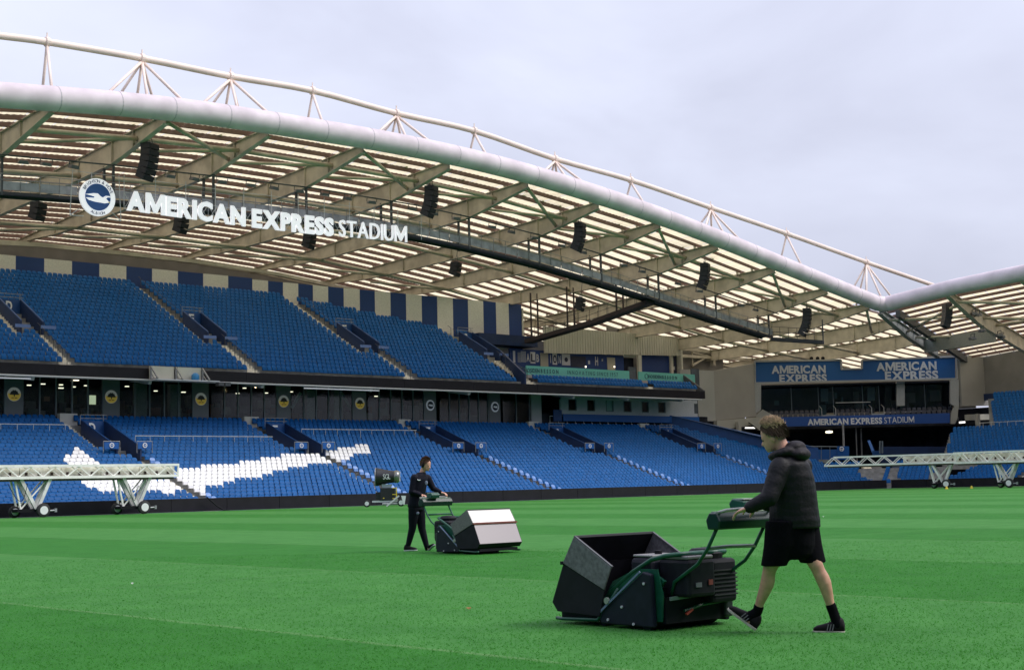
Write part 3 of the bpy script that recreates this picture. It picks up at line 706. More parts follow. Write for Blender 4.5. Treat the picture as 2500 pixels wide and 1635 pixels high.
def hexa(o, X, Y, Z, R):
    MB().tube([(X+R*cos(a), Y, Z+R*sin(a)) for a in [pi/6+pi/3*i for i in range(6)]], .035, 4, closed=True).build('hexagon_mark', mat('board_text', (.03, .10, .13)), o)
hospitality()

# perimeter boards -------------------------------------------------
def boards():
    t = thing('advertising_board', 'long black perimeter board in front of the lower tier, unlit', 'advertising board', (0, 84.5, 0))
    x = X0
    while x < 130.9:
        x2 = min(x+4.2, 130.95); MB().box(((x+x2)/2, .15, .44), (x2-x-.03, .14, .86)).build('panel', M['black'], t); x = x2
    MB().box(((X0+130.9)/2, .32, .30), (100.9, .05, .5)).build('backing', M['blk'], t)
    t = thing('advertising_board', 'black perimeter board behind the goal, under the white lighting rigs', 'advertising board', (131.1, 0, 0))
    y = 84.2
    while y > 40: MB().box((.15, y-2.1, .44), (.14, 4.17, .86)).build('panel', M['black'], t); y -= 4.2
    MB().box((.32, 62, .3), (.05, 44, .5)).build('backing', M['blk'], t)
boards()

# ================================================================== roof
ZF = [(30, 24.5), (38.5, 25.56), (46.6, 26.13), (54.6, 26.46), (63.05, 26.46), (71.5, 26.35), (80, 25.92), (88.4, 25.1), (96.4, 24.22), (104.4, 23.04), (113.3, 21.55), (121.9, 20.1), (129.4, 19.0), (131, 18.8)]
def zf(X): return interp(ZF, X) if X < 131 else 18.8-.085*(X-131)
BOT = [(84, 0), (92, -1.5), (97, -1.75), (112, -2.15), (120, -2.15), (127.5, -1.95)]
def ztop(X, Y): return zf(X)+.5-.048*(Y-84)
def zsheet(X, Y): return ztop(X, Y)+.30
GX = [38.45+8.4*i-(.0 if i < 9 else 0) for i in range(12)]
GX = [21.8, 30.2, 38.5, 46.6, 54.7, 63.05, 71.5, 80.0, 88.4, 96.4, 104.5, 113.2, 121.9, 129.4, 137.8, 146.1, 154.5]
def y_start(X): return 84.6 if X < 130 else 85+.25*(X-131)+.3
roof = thing('stadium_roof', 'beige steel roof with translucent strips over the long grandstand, edged by a thick white tube', 'roof')
def girder(X):
    ys = y_start(X); g = MB(); n = 22; bo = []; to = []
    Ys = [lerp(ys, 127.3, i/n) for i in range(n+1)]
    for Y in Ys:
        b = zf(X)+interp(BOT, Y); t = ztop(X, Y)
        if Y > 119: b = lerp(b, t-.35, min(1, (Y-119)/8.0)*.75)
        bo.append(b); to.append(t)
    vs = []; fs = []
    for s_ in (-1, 1):
        for Y, b, t in zip(Ys, bo, to): vs += [(X+s_*.03, Y, b), (X+s_*.03, Y, t)]
    k = 2*(n+1)
    for i in range(n):
        fs += [(2*i, 2*i+1, 2*i+3, 2*i+2), (k+2*i, k+2*i+2, k+2*i+3, k+2*i+1)]
    g.add(vs, fs)
    for i in range(n):
        g.beam((X, Ys[i], bo[i]), (X, Ys[i+1], bo[i+1]), .42, .05); g.beam((X, Ys[i], to[i]), (X, Ys[i+1], to[i+1]), .42, .05)
    for Y in (89, 92.2, 97.5, 104.5, 112, 119):
        if Y > ys: g.box((X, Y, (interp(list(zip(Ys, bo)), Y)+interp(list(zip(Ys, to)), Y))/2), (.36, .05, interp(list(zip(Ys, to)), Y)-interp(list(zip(Ys, bo)), Y)-.06))
    o = g.build('girder', M['steel'], roof)
    c = MB(); Y = 85.4
    while Y < 127:
        if Y > ys: c.box((X-.2, Y, ztop(X, Y)+.17), (.28, .10, .28))
        Y += 1.85
    c.build('cleats', M['clad2'], o)
for X in GX[:-1]: girder(X)
# purlins and roof sheets, bay by bay
YP = [85.0+1.85*k for k in range(24)]
pieces = []
ends = GX+[163.0]
for X1, X2 in zip(ends, ends[1:]):
    for k, Y in enumerate(YP):
        if Y < y_start(X2): 
            if Y > y_start(X1)+.5: pieces.append((X1, 131+(Y-85)/.25, Y))
            continue
        pieces.append((X1, X2, Y))
pieces = [p for p in pieces if not (p[0] > 129 and p[2] < 86.5)]
for X1, X2, Y in pieces:
    a, b_ = (X1, Y, ztop(X1, Y)+.16), (X2, Y, ztop(X2, Y)+.16)
    MB().beam(a, b_, .07, .38 if X1 < 90 else .30 if X1 < 128 else .20).build('purlin', M['purlin'], roof)
sheets = []
for X1, X2, Y in pieces:
    Y2 = Y+1.85; nn = 3 if X2-X1 > 6 else max(1, int((X2-X1)/2.8))
    for k in range(nn):
        a, b_ = lerp(X1, X2, k/nn)+.035, lerp(X1, X2, (k+1)/nn)-.035
        sheets.append([(a, Y, zsheet(a, Y)), (b_, Y, zsheet(b_, Y)), (b_, Y2, zsheet(b_, Y2)), (a, Y2, zsheet(a, Y2))])
def corr(q, b=None):
    """a corrugated sheet between four corners; ribs run down the slope"""
    b = b or MB(); A_, B_, C_, D_ = [Vector(v) for v in q]; n = 12; vs = []
    for i in range(n+1):
        t = i/n; h = .035*(i % 2); vs += [A_.lerp(B_, t)+Vector((0, 0, h)), D_.lerp(C_, t)+Vector((0, 0, h))]
    b.add(vs, [(2*i, 2*i+2, 2*i+3, 2*i+1) for i in range(n)]); return b
def area(q):
    P_ = [proj(v) for v in q]; c = sum(p[0] for p in P_)/4
    if c < -30 or c > 2530: return 0
    return abs(sum(P_[i][0]*P_[(i+1) % 4][1]-P_[(i+1) % 4][0]*P_[i][1] for i in range(4)))/2
sheets.sort(key=area, reverse=True)
for q in sheets[:300]: corr(q).build('roof_sheet', M['sheet'], roof)
al = MB()
for q in sheets[300:]: corr(q, al)
al.build('roof_sheet', M['sheet'], roof, kind='stuff')
# opaque deck overlapping the back edge, eaves beams and rear cladding
for Yb, dz, w_ in ((121.9, -2.3, .22), (124.2, -1.7, .28), (126.6, -1.2, .3)):
    for X1, X2 in zip(GX, GX[1:]):
        if X1 > 100: continue
        z1, z2 = ztop(X1, Yb)+dz+.9, ztop(X2, Yb)+dz+.9
        MB().beam((X1, Yb, z1), (X2, Yb, z2), w_, .34).build('eaves_beam', M['steel'], roof)
MB().prism([(X0, 128.2, 9.5), (163, 128.2, 9.5)]+[(x, 128.2, ztop(x, 128)+.3) for x in (163, 154, 146, 137, 129, 121, 113, 104, 96, 88, 80, 71, 63, 54, 46, 38, X0)], (0, .1, 0)).build('rear_cladding', M['clad'], roof)
MB().prism([(163.2, 92, 9.5), (163.2, 128.2, 9.5), (163.2, 128.2, ztop(163, 128)+.3), (163.2, 92, ztop(163, 92)+.3)], (.1, 0, 0)).build('rear_cladding', M['clad'], roof)
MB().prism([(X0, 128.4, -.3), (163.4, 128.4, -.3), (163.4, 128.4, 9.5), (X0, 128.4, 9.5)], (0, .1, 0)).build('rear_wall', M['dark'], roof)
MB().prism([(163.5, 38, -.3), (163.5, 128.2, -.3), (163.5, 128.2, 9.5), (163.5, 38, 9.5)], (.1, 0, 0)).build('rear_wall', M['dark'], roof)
# tie tubes between girders
for X1, X2 in zip(GX[2:], GX[3:]):
    for Y, dz, dg in ((88.6, -.65, 1), (104.5, -1.2, 0), (114.5, -1.3, 1), (97.4, -1.3, 0)):
        if X1 > 129 and Y < 97: continue
        za, zb = ztop(X1, Y)+dz, ztop(X2, Y)+dz
        MB().tube([(X1, Y, za), (X2, Y, zb)], .17, 8).build('tie_tube', M['steel'], roof, smooth=True)
        if dg: MB().tube([(X1, Y+3.2, ztop(X1, Y+3.2)+dz-.1), (X2, Y, zb)], .12, 8).build('brace_tube', M['steel'], roof, smooth=True)
    if int(X1/8.4) % 2 == 1: MB().tube([(X1+.3, 85.2, zf(X1)+.2), (X2, 90.0, ztop(X2, 90)-1.0)], .15, 8).build('brace_tube', M['steel'], roof, smooth=True)
# front edge tube
TZ = [(22, 24.2), (30, 25.4), (35, 25.85), (46, 26.95), (59.4, 27.3), (67, 27.35), (75.4, 27.15), (85, 26.35), (95, 25.2), (104, 23.85), (113, 22.3), (121.5, 20.9), (130.6, 19.4)]
pts = []
x = 22
def smooth(tab, x):
    return sum(interp(tab, x+d) for d in (-5, -2.5, 0, 2.5, 5))/5 if x < 124 else interp(tab, x)
while x < 130.7: pts.append((x, 84, smooth(TZ, x))); x += 1.5
TY = [(20, 20.0), (40, 20.9), (60, 21.1), (67.8, 20.85), (75.4, 20.35), (84, 19.4)]
MB().tube(pts+[(131.1, 83.6, 19.42)], .81, 20).build('edge_tube', M['tube'], roof, smooth=True)
MB().tube([(131.0, 84.3, 19.38)]+[(131, y, interp(TY, y)) for y in range(83, 22, -2)], .81, 20).build('edge_tube', M['tube'], roof, smooth=True)
for X in GX[1:]:
    for d_ in (.0, 4.2):
        z = smooth(TZ, X+d_)
        if X+d_ < 130: 
            z2 = smooth(TZ, X+d_+.06); MB().tube([(X+d_, 84, z), (X+d_+.06, 84, z2)], .822, 20).build('weld_seam', mat('seam_grey', (.5, .46, .48), .7), roof)
# upper arch and its struts
NODES = [((115, 103), 0), ((347, 143), 1), ((563, 187), 1), ((763, 222), 0), ((968, 277), 1), ((1158, 320), 0), ((1355, 388), 1), ((1540, 440), 0), ((1735, 507), 1), ((1920, 570), 0), ((2115, 640), 1)]
ap = [at(-260, 55, Y=86.5), at(0, 88, Y=86.5)]+[at(*n_, Y=86.5) for n_, k in NODES]+[at(2290, 700, Y=86.5)]
sm = []
for i in range(len(ap)-1):
    p0, p1, p2, p3 = ap[max(i-1, 0)], ap[i], ap[i+1], ap[min(i+2, len(ap)-1)]
    for k in range(4):
        t = k/4; sm.append(.5*((2*p1)+(p2-p0)*t+(2*p0-5*p1+4*p2-p3)*t*t+(3*p1-p0-3*p2+p3)*t**3))
sm.append(ap[-1])
MB().tube(sm, .235, 14).build('upper_arch', M['arch'], roof, smooth=True)
for (n_, six), P_ in zip(NODES, ap[2:]):
    feet = ((-4.1, 84), (-.9, 84), (2.1, 84), (-1.9, 88.6), (.45, 88.6), (2.6, 88.6)) if six else ((-.75, 84), (.5, 88.6))
    k = 1.0
    for dx, Y in feet:
        X = P_[0]+dx*k; z = (interp(TZ, X)+.3) if Y < 85 and X < 131 else ztop(X, Y)+.3
        MB().tube([P_-Vector((0, 0, .2)), Vector((X, Y, z))], .105 if six else .10, 8).build('strut', M['arch'], roof, smooth=True)
    c = MB(); c.tube([P_+Vector((-.12, 0, 0)), P_+Vector((.12, 0, 0))], .33, 14); c.tube([P_, P_+Vector((0, 0, .62))], .05, 5); c.build('collar', M['arch'], roof)

# ================================================================== catwalk
CW = [(30, 21.0), (38.4, 21.4), (46.7, 21.8), (56, 22.1), (63, 22.25), (73.3, 22.1), (79.9, 21.7), (88.4, 20.95), (96.5, 19.9), (103.8, 18.85), (113.9, 17.3), (122.5, 16.1)]
def cwz(X): return interp(CW, X)
cat = thing('lighting_catwalk', 'grey steel catwalk hung under the long roof from left edge to corner', 'catwalk')
for (xa, za), (xb, zb) in zip(CW, CW[1:]):
    d = MB(); d.beam((xa, 92.2, za+.16), (xb, 92.2, zb+.16), .12, .20); d.beam((xa, 93.6, za+.16), (xb, 93.6, zb+.16), .12, .20); d.beam((xa, 92.9, za+.25), (xb, 92.9, zb+.25), 1.3, .05); d.build('deck', mat('catwalk_dark', (.035, .035, .045), .6), cat)
    n = max(1, int((xb-xa)/2.6+.5))
    for k in range(n):
        a, b_ = lerp(xa, xb, k/n)+.04, lerp(xa, xb, (k+1)/n)-.04; A_, B_ = interp(CW, a), interp(CW, b_)
        MB().beam((a, 92.15, A_+.66), (b_, 92.15, B_+.66), .03, .60).build('side_panel', mat('galvanised', (.36, .37, .40), .5, metal=.2, noise=.3, nscale=1.5), cat)
    r = MB()
    for y in (92.1, 93.7):
        for h in (1.05, 1.45): r.tube([(xa, y, za+h), (xb, y, zb+h)], .028, 5)
        for k in range(n*2): X = lerp(xa, xb, k/(2*n)); r.tube([(X, y, cwz(X)+.2), (X, y, cwz(X)+1.45)], .025, 5)
    r.build('railing', M['grey'], cat)
for X in GX[2:14]:
    if X < 124:
        h = MB()
        for y in (92.2, 93.6): h.box((X, y, (cwz(X)+zf(X)-1.4)/2), (.16, .16, zf(X)-1.4-cwz(X)))
        h.build('hanger', M['dgrey'], cat)
# service rail above the deck that carries the floodlights
r = MB()
for (xa, za), (xb, zb) in zip(CW, CW[1:]): r.tube([(xa, 91.3, za+2.55), (xb, 91.3, zb+2.55)], .06, 6)
r.build('service_rail', M['dgrey'], cat)
# branch running to the back wall, and the turn at the corner
c2 = thing('lighting_catwalk', 'dark narrow catwalk branching back from the long one towards the lettered blue wall', 'catwalk')
BR = [(92.9, 18.6), (100.7, 17.35), (110.5, 16.3)]
for (ya, za), (yb, zb) in zip(BR, BR[1:]):
    d = MB(); d.beam((104, ya, za+.2), (104, yb, zb+.2), 1.2, .42); d.build('deck', mat('catwalk_brown', (.045, .032, .035), .7), c2)
    r = MB()
    for k in range(7): y = lerp(ya, yb, k/6); z = lerp(za, zb, k/6); r.tube([(103.4, y, z+.4), (103.4, y, z+1.5)], .025, 5); r.tube([(104.6, y, z+.4), (104.6, y, z+1.5)], .025, 5)
    for h in (.95, 1.5): r.tube([(103.4, ya, za+h), (103.4, yb, zb+h)], .025, 5)
    r.build('railing', M['dgrey'], c2)
for y in (97.0, 104.0, 109.5):
    for dx in (-.5, .5): z = interp(BR, y); MB().box((104+dx, y, (z+.4+21.6)/2), (.13, .13, 21.2-z)).build('hanger', mat('catwalk_brown', (.045, .032, .035)), c2)
c3 = thing('lighting_catwalk', 'short dark end of catwalk turning along the corner below a hanging speaker', 'catwalk')
A_ = at(1884, 830, Y=92.2); B_ = at(2010, 838, D=(A_-O).dot(FW)-2)
d = MB(); d.beam(A_+Vector((0, 0, .1)), B_+Vector((0, 0, .1)), 1.2, .35); d.build('deck', mat('catwalk_dark', (.035, .035, .045)), c3)
r = MB()
for k in range(7): p = A_.lerp(B_, k/6); r.tube([p, p+Vector((0, 0, 1.45))], .03, 5)
for h in (.9, 1.45): r.tube([A_+Vector((0, 0, h)), B_+Vector((0, 0, h))], .03, 5)
r.tube([B_, B_+Vector((0, 0, 2.5))], .08, 6); r.build('railing', M['dgrey'], c3)

# ---- big sign: white letters on a fine lattice, and the round crest
sg = thing('stadium_sign', 'large white letters reading AMERICAN EXPRESS STADIUM hung in front of the catwalk', 'sign')
white = mat('sign_white', (.86, .86, .88), .4, emit=(.95, .95, 1, .42))  # glow added so letters and crest read white under the roof
base = lambda X: interp([(46.9, 21.22), (56.6, 21.08), (64.7, 21.14), (72.1, 21.33)], X)
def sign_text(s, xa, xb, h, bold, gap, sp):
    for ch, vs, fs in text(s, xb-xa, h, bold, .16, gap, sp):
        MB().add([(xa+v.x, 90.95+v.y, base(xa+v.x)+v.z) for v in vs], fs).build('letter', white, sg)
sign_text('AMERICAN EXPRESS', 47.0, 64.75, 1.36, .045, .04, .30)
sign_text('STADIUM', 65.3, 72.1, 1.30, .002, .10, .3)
lt = MB(); x = 46.9
while x < 72:
    if not (57.0 < x < 57.6):
        for a, b_ in (((0, .05), (.75, 1.2)), ((0, 1.2), (.75, .05)), ((0, .05), (0, 1.25)), ((0, 1.22), (.75, 1.22)), ((0, .06), (.75, .06))):
            lt.tube([(x+a[0], 91.15, base(x)+a[1]), (x+b_[0], 91.15, base(x)+b_[1])], .018, 4, cap=False)
    x += .75
lt.build('lattice', M['lgrey'], sg, kind='stuff')
po = MB(); x = 44.5
while x < 75: po.tube([(x, 91.25, cwz(x)-.3), (x, 91.25, cwz(x)+1.9)], .03, 5); x += 2.45
po.tube([(42.5, 91.25, 23.5), (75, 91.25, 23.85)], .02, 5); po.build('support_frame', M['lgrey'], sg, kind='stuff')
cr_ = thing('club_crest', 'round blue and white club crest with a white seagull, left of the big letters', 'sign')
CXr, CZr, R_ = 44.75, 21.78, 1.32
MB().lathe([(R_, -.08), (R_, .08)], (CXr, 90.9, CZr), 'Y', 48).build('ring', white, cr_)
MB().lathe([(R_*.715, -.02), (R_*.715, 0)], (CXr, 90.80, CZr), 'Y', 48).build('disc', mat('crest_blue', (.03, .12, .40), .45), cr_)
gl_ = [(-1.02, .10), (-.75, .16), (-.35, .25), (-.02, .26), (.15, .10), (.35, .0), (.6, .16), (.9, .17), (1.0, .08), (.75, .06), (.62, -.05), (.78, -.2), (.98, -.33), (.75, -.36), (.5, -.42), (.2, -.40), (-.3, -.38), (-.75, -.30), (-.98, -.14), (-.8, -.12), (-.35, -.1), (-.28, .0), (-.6, .05)]
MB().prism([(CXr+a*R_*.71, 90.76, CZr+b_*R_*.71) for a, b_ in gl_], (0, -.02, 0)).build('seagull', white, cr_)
MB().prism([(CXr+a*R_*.71, 90.735, CZr+b_*R_*.71) for a, b_ in ((.80, -.25), (.97, -.35), (.84, -.37))], (0, -.02, 0)).build('beak', M['yellow'], cr_)
dkt = mat('crest_text', (.10, .13, .22), .6)
def arc_text(s, a0, a1, r, h, flip=False):
    n = len(s)
    for i, ch in enumerate(s):
        if ch == ' ': continue
        a = lerp(a0, a1, i/(n-1)); vs, fs, w_ = glyph(ch, .005)
        u = Vector((cos(a), 0, sin(a))); 
        if flip: u = -u
        xd = Vector((u.z, 0, -u.x)); c = Vector((CXr+cos(a)*r, 90.80, CZr+sin(a)*r)); hc = .72
        MB().add([c+xd*((v.x-w_/2)*h/hc)+u*((v.y-hc/2)*h/hc)+Vector((0, -1, 0))*(v.z*.02+.01) for v in vs], fs).build('letter', dkt, cr_)
arc_text('BRIGHTON & HOVE', radians(152), radians(24), R_*.855, .23)
arc_text('ALBION', radians(248), radians(292), R_*.86, .21, True)
f = MB()
for s_ in (-1, 1): f.tube([(CXr+s_*1.9, 91.1, 20.35), (CXr+s_*1.2, 91.1, 20.9)], .03, 4); f.tube([(CXr+s_*1.9, 91.1, 20.35), (CXr+s_*.9, 91.1, 20.4)], .03, 4); f.tube([(CXr+s_*1.9, 91.1, 20.35), (CXr+s_*1.72, 91.1, 23.6)], .03, 4)
f.build('frame', M['lgrey'], cr_)

# ---- floodlights on the service rail
def floodlight():
    t = thing('floodlight', '', 'floodlight')
    b = MB(); b.prism([(-.30, -.16, -.10), (-.22, -.16, .08), (.22, -.16, .08), (.30, -.16, -.10)], (0, .34, 0)); b.build('housing', mat('flood_grey', (.12, .125, .14), .45), t, bevel=.02)
    MB().box((0, .01, -.115), (.56, .30, .02)).build('lens', mat('flood_lens', (.09, .11, .14), .2), t)
    y = MB(); y.beam((-.34, 0, 0), (-.34, 0, .3), .03, .04); y.beam((.34, 0, 0), (.34, 0, .3), .03, .04); y.beam((-.34, 0, .3), (.34, 0, .3), .04, .03); y.build('yoke', M['dgrey'], t)
    return t
fl = floodlight(); first = True; k = 0
FLX = [39.6, 41.2, 43.2, 48.4, 50.6, 52.6, 54.9, 57.4, 59.5, 61.8, 64.2, 66.4, 68.8, 73.0, 75.4, 77.8, 81.9, 84.2, 87.0, 90.4, 93.2, 98.6, 101.2, 106.4, 109.6, 116.2, 118.6]
for n_, X in enumerate(FLX):
    o = fl if first else copy_tree(fl); first = False
    o.location = (X, 91.3, cwz(X)+2.2); o.rotation_euler = (.25, 0, (n_ % 3-1)*.25); o.scale = (1.25, 1.2, 1.2)
    zone, start = [(z_, s_) for z_, s_ in (('left of the crest', 0), ('over the word AMERICAN', 47), ('over the word EXPRESS', 56.9), ('over the word STADIUM', 65), ('between STADIUM and the middle speaker', 72.5), ('left of the branch catwalk', 86), ('right of the branch catwalk', 103.9)) if X >= s_][-1]
    nth = sum(1 for q in FLX if start <= q <= X); word = ['first', 'second', 'third', 'fourth', 'fifth', 'sixth', 'seventh'][nth-1]
    o['label'] = 'small grey floodlight on the rail above the catwalk, %s %s' % (word, zone); o['group'] = 'floodlights along the catwalk rail'

# ---- speakers
def speaker(n, curve, cabw=1.15):
    t = thing('line_array_speaker', '', 'speaker')
    z = 0; y = 0; a = 0
    for i in range(n):
        h = .42; m_ = Matrix.Rotation(a, 3, 'X'); c = Vector((0, y, z-h/2))
        b = MB(); b.box(c, (cabw, .75, h-.02), mtx=m_); o = b.build('cabinet', mat('speaker_grey', (.028, .028, .036), .6), t, bevel=.015)
        g = MB(); g.box(c+m_ @ Vector((0, -.39, 0)), (cabw-.12, .02, h-.08), mtx=m_); g.build('grille', mat('speaker_grille', (.012, .012, .016), .8), o)
        z -= h*cos(a); y += h*sin(a)*1.0; a += curve
    f = MB(); f.beam((-.4, 0, .08), (.4, 0, .08), .1, .08); f.tube([(-.35, 0, .08), (0, 0, .7)], .025, 5); f.tube([(.35, 0, .08), (0, 0, .7)], .025, 5); f.tube([(0, 0, .7), (0, 0, 1.5)], .03, 5); f.build('bracket', M['dgrey'], t)
    return t
SPK = [((366, 352), 88, 6, 'left'), ((1053, 455), 88, 6, ''), ((1416, 545), 88, 6, ''), ((1721, 643), 88, 6, ''), ((1970, 753), 88.5, 7, '')]
labs = ['tall hanging line speaker between the crest and the edge tube, upper left', 'tall hanging line speaker above the right end of the word STADIUM', 'tall hanging line speaker right of centre, above the catwalk', 'tall hanging line speaker between the six-strut node and the turquoise boards', 'tall hanging line speaker at the corner end of the catwalk']
for ((px, py), Y, n, _), lb in zip(SPK, labs):
    P_ = at(px, py, Y=Y); s = speaker(n, .10); s.location = P_; s.rotation_euler = (0, 0, .45); s['label'] = lb; s['group'] = 'line speakers under the roof edge'
rear = [((95, 495), 'small black speaker cluster below the crest, far left'), ((444, 530), 'small black speaker cluster below the letters AMERICAN'), ((757, 570), 'small black speaker cluster below the letters EXPRESS'), ((1114, 640), 'small black speaker cluster under the middle of the catwalk'), ((1418, 727), 'small black speaker cluster above the branch catwalk'), ((2139, 810), 'small black speaker cluster above the corner box')]
for (px, py), lb in rear:
    P_ = at(px, py, Y=99); s = speaker(3, .16, 1.0); s.location = P_; s.rotation_euler = (.12, 0, .45); s['label'] = lb; s['group'] = 'small speaker clusters under the roof'

# ================================================================== corner
def corner():
    ct = thing('corner_building', 'corner box with blue sign boards and dark glass between the two grandstands', 'building')
    C0 = Vector((148, 99, 0)); ex = Vector((.707, -.707, 0)); ey = Vector((.707, .707, 0))    # along the front, and away from the pitch
    def PX(x, y, back=0):
        """point of the front face seen at pixel x, y"""
        d = ray(x, y); n = ey; q = C0+ey*back; t = (q-O).dot(n)/d.dot(n); p = O+d*t; return (p-C0).dot(ex), p.z
    def slab(x0, y0, x1, y1, name, m_, th=.2, back=0, parent=ct, y0b=None, y1b=None, label=None):
        """quad given by its corners in the photograph, thickness th away from the pitch"""
        a = PX(x0, y0, back); b_ = PX(x1, y0b if y0b is not None else y0, back); c = PX(x1, y1b if y1b is not None else y1, back); d = PX(x0, y1, back)
        P_ = [C0+ex*u[0]+ey*back+Vector((0, 0, u[1])) for u in (d, c, b_, a)]
        return MB().prism(P_, ey*th).build(name, m_, parent, label=label)
    # sign board with its notch
    bl = mat('board_blue', (.006, .085, .29), .5)
    s1 = slab(1845, 884, 2053, 933, 'sign_board', bl, y0b=880.5, y1b=930.5, th=.3)
    s2 = slab(2053, 901, 2104, 930.5, 'sign_board', bl, y0b=900, y1b=930, th=.3)
    s3 = slab(2104, 881, 2332, 930, 'sign_board', bl, y0b=872, y1b=922.5, th=.3)
    fr = MB()
    for a, b_ in (((1842, 935), (2336, 924.5)), ((1842, 882), (2053, 878.5)), ((2104, 879), (2336, 870)), ((2053, 878.5), (2054, 901)), ((2104, 879), (2104, 900)), ((2053, 901), (2104, 900)), ((1842, 882), (1843, 935)), ((2335, 870), (2336, 924))):
        p, q = PX(*a), PX(*b_); fr.beam(C0+ex*p[0]-ey*.08+Vector((0, 0, p[1])), C0+ex*q[0]-ey*.08+Vector((0, 0, q[1])), .16, .20)
    fr.build('frame', mat('frame_grey', (.34, .35, .36), .5), ct)
    lm = mat('letter_grey', (.50, .53, .60), .5)
    def words(s, x0, y0, x1, y1, bold, o, h, gap=.035, sp=.3):
        p, q = PX(x0, y0, -.05), PX(x1, y1, -.05); dz = (q[1]-p[1])/(q[0]-p[0])
        a = C0+ex*p[0]-ey*.06+Vector((0, 0, p[1])); W_ = q[0]-p[0]
        for ch, vs, fs in text(s, W_, h, bold, .06, gap, sp): MB().add([a+ex*v.x+ey*v.y+Vector((0, 0, v.z+dz*v.x)) for v in vs], fs).build('letter', lm, o)
    words('AMERICAN', 1884, 911, 2016, 909.5, .04, s1, .92); words('EXPRESS', 1903, 932.5, 2019, 931, .04, s1, .92)
    words('AMERICAN', 2140, 905, 2287, 901, .04, s3, .98); words('EXPRESS', 2161, 926.5, 2291, 923.5, .04, s3, .98)
    # glazed box
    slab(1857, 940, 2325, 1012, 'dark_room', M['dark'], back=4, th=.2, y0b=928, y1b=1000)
    MB().add([C0+ex*u+ey*b_+Vector((0, 0, z)) for u, b_, z in ((-12, 0, 12.45), (12, 0, 12.45), (12, 4, 12.45), (-12, 4, 12.45))], [(0, 1, 2, 3)]).build('ceiling', M['dark'], ct)
    xs = [1857, 1932, 2001, 2036, 2107, 2147, 2158]
    for a, b_ in ((1857, 1932), (1932, 1998), (2001, 2034), (2036, 2106), (2108, 2146), (2160, 2188), (2211, 2258), (2260, 2320)):
        o = slab(a, 941-(a-1857)*.02, b_, 1004-(a-1857)*.02, 'glass_pane', M['glass'], th=.03, back=2.0); 
        p = PX(b_, 970, 2.0)[0]; MB().beam(C0+ex*p+ey*2+Vector((0, 0, 8.6)), C0+ex*p+ey*2+Vector((0, 0, 12.4)), .08, .1, up=ey).build('frame', M['mull'], o)
    for a, b_, z in ((2004, 2022, 962), (2118, 2136, 960)):
        slab(a, z-14, b_, z+18, 'pale_reflection', mat('reflection_grey', (.16, .22, .24), .5), th=.05, back=3.2)  # pale reflections in the glass painted as grey slabs
    rnd = random.Random(2)
    for _ in range(22):
        a = rnd.uniform(1870, 2310); p = PX(a, 980, 3.5); MB().box(C0+ex*p[0]+ey*3.4+Vector((0, 0, rnd.uniform(9, 11.5))), (rnd.uniform(.2, 1.5), .2, rnd.uniform(.3, 1.5)), rz=-pi/4).build('room_fitting', rnd.choice((mat('f1', (.04, .09, .11), .6), mat('f2', (.08, .08, .09), .6))), ct)
    MB().box(C0+ex*PX(2316, 938, 3)[0]+ey*1.9+Vector((0, 0, 12.0)), (.25, .1, .2), rz=-pi/4).build('exit_lamp', mat('green_lamp', (0, .4, .15), .5, emit=(.02, .5, .2, 1.2)), ct)
    cw = mat('box_column', (.36, .37, .38), .6, noise=.1)
    slab(1840, 936, 1858, 1012, 'column', cw, th=.5, back=-.1, y1b=1000); slab(2320, 926, 2341, 985, 'column', cw, th=.5, back=-.1, y1b=997); slab(2189, 932, 2209, 990, 'column', cw, th=.4, back=.6, y0b=931)
    # terrace with black seats in front of the glass, and the lettered band
    bs = mat('seat_black', (.015, .02, .04), .35); sb_ = SB.mesh('seat', bs)
    for i, (back, z) in enumerate(((.4, 8.35), (1.2, 8.75))):
        for u in [(-11.3+.62*k) for k in range(37)]:
            px = proj(C0+ex*u+Vector((0, 0, 8.5)))[0]
            if 1996 < px < 2032 or 2132 < px < 2160: continue
            o = bpy.data.objects.new('seat', sb_); o.location = C0+ex*(u+.3*i)+ey*back+Vector((0, 0, z-.1)); o.rotation_euler = (0, 0, -pi/4); o.scale = (1.15, 1.15, 1.1); link(o, ct)
    MB().box(C0+ey*1.3+Vector((0, 0, 8.0)), (24, 2.4, .4), rz=-pi/4).build('balcony', M['dgrey'], ct)
    for a, b_ in ((2006, 2040), (2128, 2158)):
        p, q = PX(a, 1005, 0), PX(b_, 1005, 0); MB().box(C0+ex*((p[0]+q[0])/2)+ey*.6+Vector((0, 0, 8.55)), (q[0]-p[0], 1.3, .6), rz=-pi/4).build('steps', mat('step_grey', (.30, .31, .30), .7), ct)
        for px in (a, b_): u = PX(px, 1000, 0)[0]; r = MB(); r.tube([C0+ex*u+Vector((0, 0, 8.3)), C0+ex*u+Vector((0, 0, 9.6)), C0+ex*u+ey*1.5+Vector((0, 0, 10.0))], .03, 5); r.build('rail', M['lgrey'], ct)
    p, q = PX(2040, 983, .5), PX(2125, 981, .5); r = MB(); r.tube([C0+ex*p[0]+ey*.5+Vector((0, 0, p[1])), C0+ex*q[0]+ey*.5+Vector((0, 0, q[1]))], .04, 5); r.build('rail', M['lgrey'], ct)
    bd = slab(1905, 1018, 2319, 1041, 'lettered_band', mat('band_blue', (.006, .060, .28), .5), th=.25, back=-.3, y0b=1008, y1b=1032)
